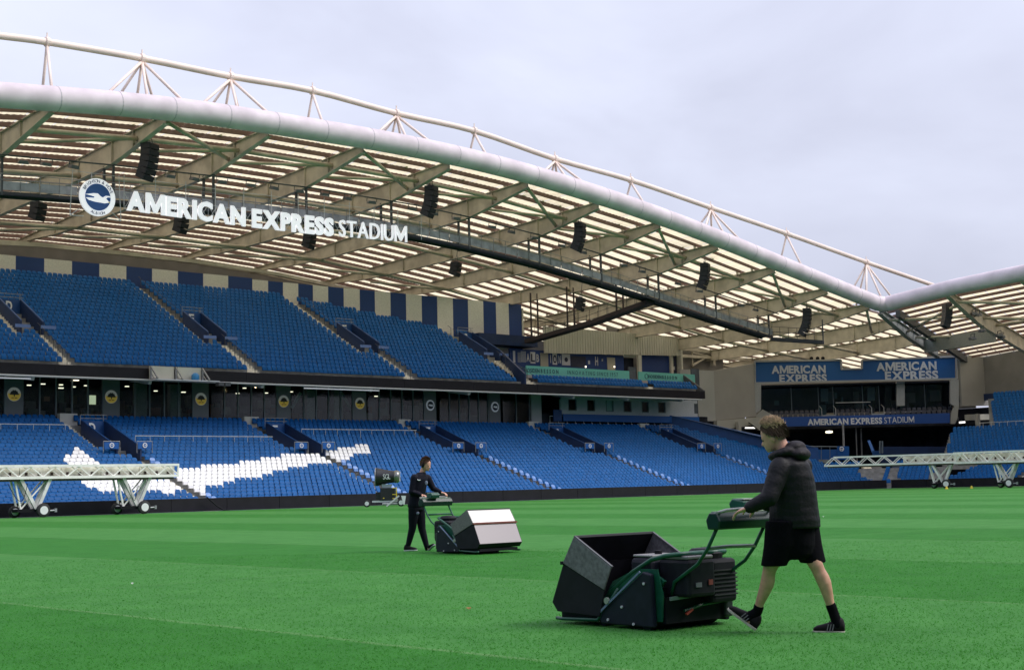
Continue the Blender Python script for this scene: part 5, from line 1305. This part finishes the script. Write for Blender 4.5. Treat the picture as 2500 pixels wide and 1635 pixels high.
    # console with its loop bars
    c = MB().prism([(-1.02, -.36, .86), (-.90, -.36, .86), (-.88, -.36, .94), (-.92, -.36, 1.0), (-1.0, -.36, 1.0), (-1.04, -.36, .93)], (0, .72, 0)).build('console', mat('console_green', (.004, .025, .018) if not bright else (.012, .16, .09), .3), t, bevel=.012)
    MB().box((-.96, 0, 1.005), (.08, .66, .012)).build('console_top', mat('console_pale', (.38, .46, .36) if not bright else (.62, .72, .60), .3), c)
    MB().tube([(-.93, -.33, .985), (-1.06, -.30, 1.02), (-1.07, 0, 1.03), (-1.06, .30, 1.02), (-.93, .33, .985)], .014, 8).build('grip_bar', mat('grip_steel', (.36, .37, .34), .3, metal=.3), t, smooth=True)
    MB().prism([(-.99, -.20, 1.01), (-.84, -.20, 1.01), (-.82, -.20, 1.07), (-.86, -.20, 1.11), (-.98, -.20, 1.09)], (0, .20, 0)).build('control_box', mat('box_green', (.010, .075, .05), .35), t, bevel=.012)
    MB().box((-.92, -.10, 1.105), (.12, .17, .01)).build('box_lid', mat('lid_pale', (.50, .52, .50), .3), t)
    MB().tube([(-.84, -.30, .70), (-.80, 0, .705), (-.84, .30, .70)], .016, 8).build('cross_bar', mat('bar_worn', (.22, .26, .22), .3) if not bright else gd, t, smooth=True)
    # collector
    W_ = .50; P_ = dict(A=(.60, .79), B=(.12, .53), Cc=(.22, .33), D=(.30, .09), E=(.86, .11), F=(.93, .19), G=(.76, .55))
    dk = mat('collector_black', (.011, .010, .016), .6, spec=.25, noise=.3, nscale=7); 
    band1 = mat('collector_band_glare', (.86, .80, .75), .25) if bright else dk  # sky glare on the collector front put into the colour, strongest on the upper band
    band2 = mat('collector_band_half_glare', (.30, .25, .27), .3) if bright else dk
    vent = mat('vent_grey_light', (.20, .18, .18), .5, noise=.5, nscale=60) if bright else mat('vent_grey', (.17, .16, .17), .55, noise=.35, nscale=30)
    k = mower_collector = bpy.data.objects.new('collector', None); link(k, t)
    def face(p, q, m_, nm, y0=-W_, y1=W_):
        a, b_ = P_[p], P_[q]; d = Vector((b_[0]-a[0], 0, b_[1]-a[1])).normalized(); n = Vector((d.z, 0, -d.x))*.014
        return MB().prism([(a[0], y0, a[1]), (b_[0], y0, b_[1]), (b_[0], y1, b_[1]), (a[0], y1, a[1])], n).build(nm, m_, k, bevel=.004)
    face('A', 'G', band1, 'upper_front'); face('G', 'F', band2, 'lower_front'); face('F', 'E', dk, 'lip'); face('E', 'D', dk, 'base')
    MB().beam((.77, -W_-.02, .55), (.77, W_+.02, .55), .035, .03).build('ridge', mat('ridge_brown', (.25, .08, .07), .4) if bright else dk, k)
    for s_ in (-1, 1):
        y = s_*W_
        MB().prism([(*[P_[c][0] for c in c_], ) and (P_[c_[0]][0], y, P_[c_[0]][1]) for c_ in ('A', 'B', 'C', 'G')] if False else [(P_[c_][0], y, P_[c_][1]) for c_ in ('A', 'B', 'Cc', 'G')], (0, s_*.014, 0)).build('vent_panel', vent, k, bevel=.004)
        MB().prism([(P_[c_][0], y+s_*.004, P_[c_][1]) for c_ in ('G', 'Cc', 'D', 'E', 'F')], (0, -s_*.014, 0)).build('side_panel', dk, k, bevel=.004)
        MB().beam((.60, y, .79), (.12, y, .53), .022, .02).build('rim_edge', mat('rim_grey', (.10, .095, .10), .4), k)
        MB().tube([(.88, y*.99, .05), (.80, y*.99, .045), (.34, y*.97, .06), (.24, y*.92, .18), (.10, y*.9, .34)], .016, 7).build('carrier_tube', gd, k, smooth=True)
        MB().lathe([(.03, 0), (.03, .02*s_)], (.20, y*.98, .235), 'Y', 10).build('hinge_knob', mat('knob', (.30, .34, .28), .35), k)
    MB().beam((.60, -W_, .79), (.60, W_, .79), .02, .02).build('rim_edge', mat('rim_grey', (.10, .095, .10)), k)
    MB().box((.60, 0, .075), (.52, .9, .05)).build('under_tray', dk, k)
    return t
def place(t, px, py, local, Hr, Hf):
    H = (RH*Hr+FH*Hf).normalized(); a = atan2(H.y, H.x); g = at(px, py, Z=0); q = Matrix.Rotation(a, 3, 'Z') @ Vector(local); t.location = (g.x-q.x, g.y-q.y, 0); t.rotation_euler = (0, 0, a)
    return t
m1 = place(mower('near green mower with an empty black collector, pushed leftwards by the man in shorts', False), 1592, 1540, (-.32, .47, 0), -.64, .77)
m2 = place(mower('farther green mower with a collector coloured pale as if sunlit, pushed by the man in navy', True), 1072, 1350, (-.32, -.47, 0), .66, -.75)
m2.scale = (1.04, 1.04, 1.04)

# ================================================================== people
def ell(b, c, ax, ay, az, n=12, k=8):
    """ellipsoid with half-axis vectors"""
    c = Vector(c); vs = []; fs = []
    for i in range(1, k):
        t = pi*i/k
        for j in range(n): u = 2*pi*j/n; vs.append(c+ax*(sin(t)*cos(u))+ay*(sin(t)*sin(u))+az*cos(t))
    for i in range(k-2):
        for j in range(n): fs.append((i*n+j, i*n+(j+1) % n, (i+1)*n+(j+1) % n, (i+1)*n+j))
    vs += [c+az, c-az]; a = len(vs)-2
    for j in range(n): fs.append((a, (j+1) % n, j)); fs.append((a+1, (k-2)*n+j, (k-2)*n+(j+1) % n))
    b.add(vs, fs)
def limb(b, pts, rr, n=12):
    pts = [Vector(p) for p in pts]
    for p, r in zip(pts, rr): ell(b, p, Vector((r, 0, 0)), Vector((0, r, 0)), Vector((0, 0, r)), n, 8)
    b.tube(pts, list(rr), n)
def loft(b, secs, n=20):
    """secs: (centre, half-axis a, half-axis b)"""
    vs = []; 
    for c, a, d in secs:
        for j in range(n): u = 2*pi*j/n; vs.append(Vector(c)+a*cos(u)+d*sin(u))
    fs = []
    for i in range(len(secs)-1):
        for j in range(n): fs.append((i*n+j, i*n+(j+1) % n, (i+1)*n+(j+1) % n, (i+1)*n+j))
    fs += [tuple(range(n))[::-1], tuple((len(secs)-1)*n+j for j in range(n))]
    b.add(vs, fs)
def fuse(b, name, m_, parent, voxel=.012, it=3):
    me = b.mesh('t', m_); o = bpy.data.objects.new('t', me); COL.objects.link(o)
    r = o.modifiers.new('r', 'REMESH'); r.mode = 'VOXEL'; r.voxel_size = voxel; r.use_smooth_shade = True
    if it: s_ = o.modifiers.new('s', 'SMOOTH'); s_.iterations = it; s_.factor = .5
    dg = bpy.context.evaluated_depsgraph_get(); me2 = bpy.data.meshes.new_from_object(o.evaluated_get(dg)); me2.name = name
    bpy.data.objects.remove(o); me2.materials.clear(); me2.materials.append(m_)
    for p in me2.polygons: p.use_smooth = True
    q = bpy.data.objects.new(name, me2); link(q, parent); return q
def hand(b, wrist, d, side, nrm, s_=1.0, curl=.9):
    """palm and five fingers; d along the hand, side towards the little finger, nrm out of the back of the hand"""
    d, side, nrm = d.normalized(), side.normalized(), nrm.normalized()
    pc = wrist+d*.045*s_; ell(b, pc, d*.05*s_, side*.042*s_, nrm*.018*s_, 10, 6)
    for i, (o_, ln) in enumerate(((-.03, .072), (-.010, .08), (.010, .075), (.028, .058))):
        p0 = wrist+d*.075*s_+side*o_*s_; p1 = p0+(d*cos(curl*.5)-nrm*sin(curl*.5))*ln*.45*s_; p2 = p1+(d*cos(curl*1.4)-nrm*sin(curl*1.4))*ln*.32*s_; p3 = p2+(d*cos(curl*2.2)-nrm*sin(curl*2.2))*ln*.25*s_
        limb(b, [p0, p1, p2, p3], [.0095*s_, .009*s_, .0085*s_, .008*s_], 7)
    p0 = wrist+d*.02*s_-side*.03*s_; p1 = p0+(d*.6-side*.8-nrm*.2).normalized()*.035*s_; p2 = p1+(d*.7-side*.1-nrm*.7).normalized()*.032*s_
    limb(b, [p0, p1, p2], [.013*s_, .0105*s_, .009*s_], 7)
def head(b, base, f, u, s_=1.0):
    """skull, jaw, nose, ears; base = under the chin line, f = where the face points, u = up"""
    f, u = f.normalized(), u.normalized(); r = f.cross(u).normalized()
    S_ = [(0, .040, .030, .026), (.018, .032, .056, .044), (.05, .018, .078, .058), (.09, .006, .090, .068), (.13, .0, .097, .074), (.165, -.003, .094, .073), (.20, -.008, .076, .060), (.222, -.01, .045, .038), (.232, -.01, .015, .015)]
    loft(b, [(base+u*z*s_+f*c*s_, f*d*s_, r*w_*s_) for z, c, d, w_ in S_], 18)
    loft(b, [(base+u*.105*s_+f*.088*s_, r*.008*s_, f*.006*s_), (base+u*.085*s_+f*.100*s_, r*.011*s_, f*.012*s_), (base+u*.068*s_+f*.106*s_, r*.017*s_, f*.013*s_), (base+u*.060*s_+f*.098*s_, r*.012*s_, f*.010*s_)], 8)
    ell(b, base+u*.040*s_+f*.090*s_, r*.022*s_, f*.010*s_, u*.007*s_, 8, 6); ell(b, base+u*.028*s_+f*.086*s_, r*.020*s_, f*.010*s_, u*.007*s_, 8, 6)
    ell(b, base+u*.010*s_+f*.078*s_, r*.018*s_, f*.014*s_, u*.012*s_, 8, 6)
    ell(b, base+u*.118*s_+f*.088*s_, r*.045*s_, f*.010*s_, u*.007*s_, 8, 6)
    for q in (-1, 1): ell(b, base+u*.085*s_-f*.004*s_+r*q*.072*s_, f*.018*s_, r*.008*s_, u*.030*s_, 8, 6)
    return r
def hair(base, f, u, s_, m_top, m_back, parent, seed=1, vol=1.0):
    """locks over the crown, sides and back on two close-fitting caps"""
    f, u = f.normalized(), u.normalized(); r = f.cross(u).normalized(); rnd = random.Random(seed); c = base+u*.125*s_-f*.006*s_
    D = lambda th, ph: f*(sin(ph)*cos(th))+r*(sin(ph)*sin(th))+u*cos(ph)
    E_ = lambda d, k=1: c+f*(d.dot(f)*.101*s_*k)+r*(d.dot(r)*.079*s_*k)+u*(d.dot(u)*.108*s_*k)
    def edge(th):                                    # how far down the hair reaches at each side
        a = abs(((th+pi) % (2*pi))-pi)               # 0 = face
        return lerp(.80, 1.02, a/.7) if a < .7 else lerp(1.02, 1.55, (a-.7)/.6) if a < 1.3 else lerp(1.55, 1.98, min(1, (a-1.3)/.7))
    for nm, m_, lo, hi in (('hair', m_top, 0, .62), ('hair_back', m_back, .56, 1.0)):
        b = MB(); n = 26; rows = 7; vs = []; fs = []
        for i in range(rows):
            for j in range(n):
                th = 2*pi*j/n; t = lerp(lo, hi, i/(rows-1)); ph = .02+edge(th)*t
                vs.append(E_(D(th, ph), 1.035+.02*sin(th*7+i)+(.03 if nm == 'hair' else 0)))
        for i in range(rows-1):
            for j in range(n): fs.append((i*n+j, i*n+(j+1) % n, (i+1)*n+(j+1) % n, (i+1)*n+j))
        b.add(vs, fs)
        for k in range(1500):
            th = rnd.uniform(0, 2*pi); t = rnd.uniform(lo, hi)+rnd.uniform(-.16, .12); ph = .02+edge(th)*max(0, min(1, t)); d = D(th, ph); p = E_(d, 1.03)
            ln = (.034 if nm == 'hair' else .020)*vol*s_*rnd.uniform(.5, 1.2)
            if nm == 'hair': v = d*.55+f*.45+u*.15
            else: v = d*.35-u*.8-f*.2
            tip = p+(v+Vector((rnd.uniform(-.3, .3), rnd.uniform(-.3, .3), rnd.uniform(-.25, .25)))).normalized()*ln
            sd = d.cross(tip-p).normalized()*.007*s_
            b.add([p+sd, p-sd, tip, p+d*.007*s_], [(0, 1, 2), (0, 3, 2), (1, 3, 2)])
        b.build(nm, m_, parent, smooth=True)
def shoe(parent, heel, toe, up, s_=1.0, stripes=True, sole=(.55, .5, .42), mname='shoe_black'):
    d = toe-heel; L_ = d.length; d.normalize(); up = (up-d*up.dot(d)).normalized(); r = d.cross(up)
    b = MB(); S_ = [(0.0, .035, .055, .030), (.06, .05, .060, .036), (.16, .055, .055, .038), (.30, .050, .050, .038), (.5, .038, .038, .040), (.7, .030, .030, .046), (.88, .024, .024, .044), (1.0, .014, .014, .026)]
    loft(b, [(heel+d*L_*t+up*(.012+h), up*h, r*w_) for t, h, _, w_ in S_], 14)
    limb(b, [heel+d*L_*.14+up*.06, heel+d*L_*.16+up*.095], [.040, .037], 12)
    o = fuse(b, 'shoe', mat(mname, (.010, .007, .009), .7, spec=.25), parent, .008, 2)
    c = MB(); w_ = [(0, .030), (.1, .038), (.3, .036), (.5, .038), (.75, .048), (.92, .042), (1.02, .02)]
    poly = [heel+d*L_*t+r*q for t, q in w_]+[heel+d*L_*t-r*q for t, q in reversed(w_)]
    c.prism([p-up*.002 for p in poly], up*.020); c.build('sole', mat('sole_%d' % int(sole[0]*100), sole, .6), o, bevel=.004)
    if stripes:
        g = MB()
        for q in (-1, 1):
            for k in range(3): t = .38+.085*k; g.beam(heel+d*L_*t+r*q*.044+up*.022, heel+d*L_*(t-.05)+r*q*.035+up*.075, .010, .008, up=d)
        g.build('shoe_stripes', mat('stripe_grey', (.16, .15, .16), .6), o)
    g = MB(); g.tube([heel+d*L_*.34+up*.095+r*q*.02 for q in (-1, 1)], .004, 4); g.tube([heel+d*L_*.40+up*.088, heel+d*L_*.44+up*.11, heel+d*L_*.5+up*.088+r*.02], .003, 4); g.build('laces', mat('shoe_black', (.022, .018, .020)), o)
    return o

def man_near():
    t = thing('person', 'man in a black padded jacket and black shorts walking left behind the near mower', 'person', at(1935, 1540, Z=0))
    T0 = Vector(t.location)
    D0 = 11.80
    P = lambda x, y, dd=0: at(x, y, D=D0+dd)-T0
    f = (-RH*.92+FH*.40); r_ = f.cross(Vector((0, 0, 1)))     # heading and his right
    sk = M['skin']
    # bare body: one surface
    b = MB()
    hb = P(1901, 1096, .02); hf = (f*.92-Vector((0, 0, .30))).normalized(); hu = (Vector((0, 0, 1))*.95+f*.30).normalized()
    hr = head(b, hb, hf, hu, 1.08)
    neck0 = P(1918, 1112, .0); limb(b, [neck0, hb+hu*.07-hf*.03], [.062, .056])
    # trunk
    top, hip = P(1930, 1125), P(1935, 1310)
    loft(b, [(neck0, f*.06, r_*.07), (P(1928, 1135), f*.10, r_*.18), (P(1930, 1190), f*.12, r_*.17), (P(1935, 1250), f*.11, r_*.15), (P(1937, 1300), f*.12, r_*.165), (P(1937, 1330), f*.10, r_*.15)])
    # arms
    shL, shR = P(1905, 1140, -.14), P(1958, 1138, .14)
    hL, hR = P(1826, 1240, -.22), P(1868, 1234, .12)
    elL, elR = P(1878, 1215, -.24), P(1905, 1222, .18)
    limb(b, [shL, elL, hL], [.05, .042, .027]); limb(b, [shR, elR, hR], [.05, .042, .027])
    for h_, e_ in ((hL, elL), (hR, elR)): hand(b, h_, (f*.75-Vector((0, 0, .25))), f.cross(Vector((0, 0, 1)))*(1 if h_ is hR else -1), Vector((0, 0, 1)), 1.05, .62)
    # legs: front one with the heel down, rear one planted
    kL, aL = P(1880, 1385, -.02), P(1849, 1492, .10)
    hpL, hpR = P(1915, 1300, -.08), P(1955, 1300, .08)
    kR, aR = P(1992, 1378, -.02), P(2034, 1492, -.02)
    limb(b, [hpL, lerp(hpL, kL, .6), kL], [.095, .078, .060]); limb(b, [hpR, lerp(hpR, kR, .6), kR], [.095, .078, .060])
    def calf(k, a, bulge):
        limb(b, [k, k.lerp(a, .14)+bulge*.004, k.lerp(a, .26)+bulge*.012, k.lerp(a, .38)+bulge*.015, k.lerp(a, .55)+bulge*.010, k.lerp(a, .8), a], [.058, .055, .059, .058, .050, .038, .036], 14)
    calf(kL, aL, -f); calf(kR, aR, -f)
    hlL, toL = P(1845, 1538, .10), P(1777, 1487, .20); hlR, toR = P(2063, 1545, -.06), P(1986, 1543, .02)
    limb(b, [aL, hlL.lerp(toL, .2)+Vector((0, 0, .05))], [.036, .035]); limb(b, [aR, hlR.lerp(toR, .2)+Vector((0, 0, .05))], [.036, .035])
    body = fuse(b, 'body', sk, t, .009, 3)
    # socks
    s = MB(); limb(s, [aL.lerp(kL, .10), aL, hlL.lerp(toL, .22)+Vector((0, 0, .07))], [.044, .043, .045]); fuse(s, 'sock', mat('sock_black', (.004, .004, .006), .9, spec=.1), t, .009, 2)
    s = MB(); limb(s, [aR.lerp(kR, .12), aR, hlR.lerp(toR, .22)+Vector((0, 0, .07))], [.044, .043, .045]); fuse(s, 'sock', mat('sock_black', (.012, .012, .016)), t, .009, 2)
    upL = (kL-aL).normalized()
    shoe(t, hlL, toL, Vector((0, 0, 1))-f*.3, 1); shoe(t, hlR, toR, Vector((0, 0, 1)), 1)
    # shorts, loose
    s = MB(); z1 = Vector((0, 0, 1))
    for hp, kn, px, py in ((hpL, kL, 1890, 1372), (hpR, kR, 1984, 1364)):
        e = P(px, py+5, -.05 if hp is hpL else .04); loft(s, [(hp+z1*.10, f*.15, r_*.14), (hp.lerp(e, .4), f*.135, r_*.13), (hp.lerp(e, .75), f*.118, r_*.12), (e, f*.108, r_*.112), (e-z1*.012, f*.104, r_*.108)], 22)
    loft(s, [(P(1937, 1268), f*.16, r_*.185), (P(1937, 1300), f*.175, r_*.19), (P(1936, 1330), f*.18, r_*.17), (P(1935, 1352), f*.165, r_*.15), (P(1934, 1364), f*.12, r_*.13)], 22)
    fuse(s, 'shorts', mat('shorts_black', (.004, .0035, .006), .9, spec=.1, bump=.4, bscale=14), t, .011, 3)
    # padded jacket with its quilting
    s = MB(); secs = []; n = 46
    key = [(0, (1921, 1108), .085, .12), (.06, (1925, 1118), .125, .19), (.14, (1928, 1132), .165, .235), (.30, (1932, 1165), .19, .245), (.5, (1935, 1200), .20, .245), (.72, (1938, 1240), .205, .245), (.9, (1940, 1270), .215, .25), (1.0, (1942, 1288), .21, .245)]
    for i in range(n+1):
        u = i/n; x = interp([(k_[0], k_[1][0]) for k_ in key], u); y = interp([(k_[0], k_[1][1]) for k_ in key], u); a = interp([(k_[0], k_[2]) for k_ in key], u); c = interp([(k_[0], k_[3]) for k_ in key], u)
        q = abs(sin(u*pi*8.5)); q = (q**.8)*.0025 if u > .08 else 0
        secs.append((P(x, y, 0), f*(a-.008+q), r_*(c*.88-.008+q)))
    loft(s, secs, 30)
    def sleeve(pts, rr, m_=9):
        q = [];
        for k in range(len(pts)-1):
            for i in range(m_): q.append((pts[k].lerp(pts[k+1], i/m_), lerp(rr[k], rr[k+1], i/m_)))
        q.append((pts[-1], rr[-1])); limb(s, [a for a, _ in q], [c+.003*abs(sin(i*pi/3.2)) for i, (_, c) in enumerate(q)], 16)
    sleeve([shL+Vector((0, 0, .0)), elL, hL.lerp(elL, .10)], [.088, .070, .048]); sleeve([shR, elR, hR.lerp(elR, .10)], [.088, .070, .048])
    jm = mat('jacket_black', (.0065, .0055, .0085), .6, bump=.6, bscale=11, spec=.28)
    j = fuse(s, 'jacket', jm, t, .011, 1)
    # hood lying on the shoulders and collar
    s = MB(); hc = P(1922, 1093, .0)
    for k in range(17):
        a = lerp(-2.6, 2.6, k/16); p = hc-f*(cos(a)*.085-.02)+r_*(sin(a)*.115)+Vector((0, 0, .030*cos(a)-.045)); ell(s, p, f*.060, r_*.060, Vector((0, 0, .040)), 10, 8)
    ell(s, hc-f*.07-Vector((0, 0, -.005)), f*.085, r_*.115, Vector((0, 0, .055)), 16, 10)
    ell(s, hc-f*.105-Vector((0, 0, .055)), f*.085, r_*.14, Vector((0, 0, .060)), 16, 10)
    ell(s, hc-f*.03-Vector((0, 0, .045)), f*.115, r_*.145, Vector((0, 0, .050)), 16, 10)
    fuse(s, 'hood', mat('hood_black', (.014, .010, .013), .65, spec=.3, bump=.7, bscale=9), j, .009, 6)
    hair(hb, hf, hu, 1.10, mat('hair_fair', (.60, .42, .26), .8, noise=.5, nscale=45), mat('hair_dark', (.095, .058, .038), .85), t, 4, 1.1)
    e = MB()
    for q in (-1, 1): ell(e, hb+hu*.098*1.08+hf*.084*1.08+hr*q*.033, hf*.010, hr*.012, hu*.007, 8, 6)
    e.build('eyes', mat('eye', (.05, .035, .03), .3), body)
    return t
man_near()

def man_far():
    t = thing('person', 'man in a navy tracksuit with black ear defenders pushing the farther mower to the right', 'person', at(1015, 1344, Z=0))
    T0 = Vector(t.location); D0 = 28.6
    P = lambda x, y, dd=0: at(x, y, D=D0+dd)-T0
    f = (RH*.86-FH*.50).normalized(); r_ = f.cross(Vector((0, 0, 1))); z1 = Vector((0, 0, 1))
    b = MB(); hb = P(1037, 1148, 0); hf = (f*.95-z1*.22).normalized(); hu = (z1*.96+f*.2).normalized()
    hr = head(b, hb, hf, hu, 1.1)
    limb(b, [P(1029, 1160), hb+hu*.06-hf*.03], [.062, .055])
    loft(b, [(P(1028, 1156), f*.06, r_*.08), (P(1026, 1165), f*.10, r_*.18), (P(1022, 1190), f*.115, r_*.165), (P(1018, 1215), f*.10, r_*.145), (P(1016, 1235), f*.11, r_*.16), (P(1016, 1245), f*.10, r_*.14)])
    shN, shF = P(1012, 1166, -.13), P(1044, 1167, .13); hN, hF = P(1030, 1208, -.20), P(1078, 1202, .05); eN, eF = P(1005, 1200, -.18), P(1058, 1192, .14)
    limb(b, [shN, eN, hN], [.05, .042, .028]); limb(b, [shF, eF, hF], [.05, .042, .028])
    hand(b, hN, f-z1*.2, -f.cross(z1), z1, 1.05, .8); hand(b, hF, f-z1*.2, f.cross(z1), z1, 1.05, .8)
    hpN, hpF = P(1010, 1238, -.07), P(1024, 1238, .07); kN, aN = P(1007, 1288, -.07), P(996, 1332, -.05); kF, aF = P(1030, 1290, .03), P(1042, 1334, .0)
    limb(b, [hpN, kN, aN], [.09, .06, .04]); limb(b, [hpF, kF, aF], [.09, .06, .04])
    hlN, toN = P(987, 1344, -.05), P(1018, 1343, -.15); hlF, toF = P(1043, 1347, 0), P(1062, 1330, -.08)
    limb(b, [aN, hlN.lerp(toN, .2)+z1*.05], [.038, .036]); limb(b, [aF, hlF.lerp(toF, .2)+z1*.05], [.038, .036])
    body = fuse(b, 'body', M['skin'], t, .012, 2)
    nm = mat('tracksuit_navy', (.005, .005, .014), .7, spec=.2, bump=.3, bscale=14)
    s = MB(); loft(s, [(P(1029, 1152), f*.075, r_*.09), (P(1027, 1160), f*.11, r_*.16), (P(1025, 1170), f*.14, r_*.205), (P(1021, 1190), f*.15, r_*.20), (P(1018, 1212), f*.145, r_*.19), (P(1016, 1228), f*.155, r_*.20), (P(1015, 1237), f*.15, r_*.195)], 22)
    limb(s, [shN, eN, hN.lerp(eN, .15)], [.080, .064, .044]); limb(s, [shF, eF, hF.lerp(eF, .15)], [.080, .064, .044])
    j = fuse(s, 'jacket', nm, t, .012, 2)
    s = MB(); loft(s, [(P(1015, 1230), f*.14, r_*.175), (P(1016, 1245), f*.14, r_*.165)], 20)
    limb(s, [hpN, hpN.lerp(kN, .5), kN, kN.lerp(aN, .5), aN], [.112, .098, .078, .066, .052]); limb(s, [hpF, hpF.lerp(kF, .5), kF, kF.lerp(aF, .5), aF], [.112, .098, .078, .066, .052])
    tr_ = fuse(s, 'trousers', mat('trousers_black', (.004, .004, .011), .7, spec=.2, bump=.3, bscale=14), t, .012, 2)
    shoe(t, hlN, toN, z1, 1, False, (.6, .6, .6), 'shoe_dark'); shoe(t, hlF, toF, z1-f*.5, 1, False, (.35, .35, .38), 'shoe_dark')
    hair(hb, hf, hu, 1.12, mat('hair_brown', (.34, .18, .13), .7, noise=.3, nscale=40), mat('hair_brown2', (.18, .09, .07), .8), t, 9, .9)
    e = MB(); c = hb+hu*.10; 
    for q in (-1, 1): ell(e, c+hr*q*.088-hf*.01, hf*.035, hr*.022, hu*.045, 12, 8)
    eo = e.build('ear_defenders', M['blk'], t, smooth=True)
    e = MB(); e.tube([c+hr*.105*sin(a)+hu*(.135*cos(a)+.0) for a in [lerp(-pi/2, pi/2, k/14) for k in range(15)]], .010, 6); e.build('headband', M['blk'], eo)
    # small badge and crest on the chest
    cf = f
    e = MB(); q = P(1040, 1176, -.12); e.box(q, (.05, .05, .015)); q = P(1022, 1172, -.19); e.box(q, (.05, .02, .02)); 
    MB().tube([P(1019, 1170, -.195), P(1023, 1172, -.20), P(1027, 1171, -.195)], .010, 5).build('chest_mark', M['white'], j)
    ell(e := MB(), P(1041, 1178, -.115), RH*.030, FH*.012, z1*.045, 10, 6); e.build('chest_crest', mat('crest_pale', (.22, .25, .33), .7), j)
    ell(e := MB(), P(1020, 1252, -.165), RH*.03, FH*.012, z1*.028, 10, 6); e.build('thigh_crest', mat('crest_pale', (.42, .45, .52)), tr_)
    e = MB(); 
    for q in (-1, 1): ell(e, hb+hu*.108+hf*.095+hr*q*.034, hf*.010, hr*.012, hu*.009, 8, 6)
    e.build('eyes', mat('eye', (.25, .22, .2)), body)
man_far()

# ================================================================== unseen stands on the camera's side, added to block low sky light
def unseen_stand(name, label, horizontal):
    t = thing('grandstand', label, 'grandstand')
    b = MB(); n = 26
    for i in range(n):
        d0 = 9+1.1*i; z = 1.0+.55*i
        if horizontal: b.box((52, -d0-.55, z/2), (200, 1.1, z))
        else: b.box((-d0-.55, 42, z/2), (1.1, 84, z))
    b.build('terrace', M['seat'], t)
    r = MB()
    if horizontal: r.prism([(-48, -24, 24.5), (152, -24, 24.5), (152, -40, 21), (-48, -40, 21)], (0, 0, .6)); r.box((52, -40, 11), (200, .5, 21))
    else: r.prism([(-20, 0, 24.5), (-20, 90, 24.5), (-40, 90, 21), (-40, 0, 21)], (0, 0, .6)); r.box((-40, 42, 11), (.5, 90, 21))
    r.build('roof', M['clad2'], t)
    MB().box((52, -8.6, .45) if horizontal else (-8.6, 42, .45), (200, .15, .9) if horizontal else (.15, 84, .9)).build('perimeter_board', M['black'], t)
unseen_stand('near', 'unseen long blue grandstand with a pale roof behind the camera, added to block low sky light', True)
unseen_stand('side', 'unseen blue grandstand with a pale roof behind the goal beside the camera, added to block low sky light', False)
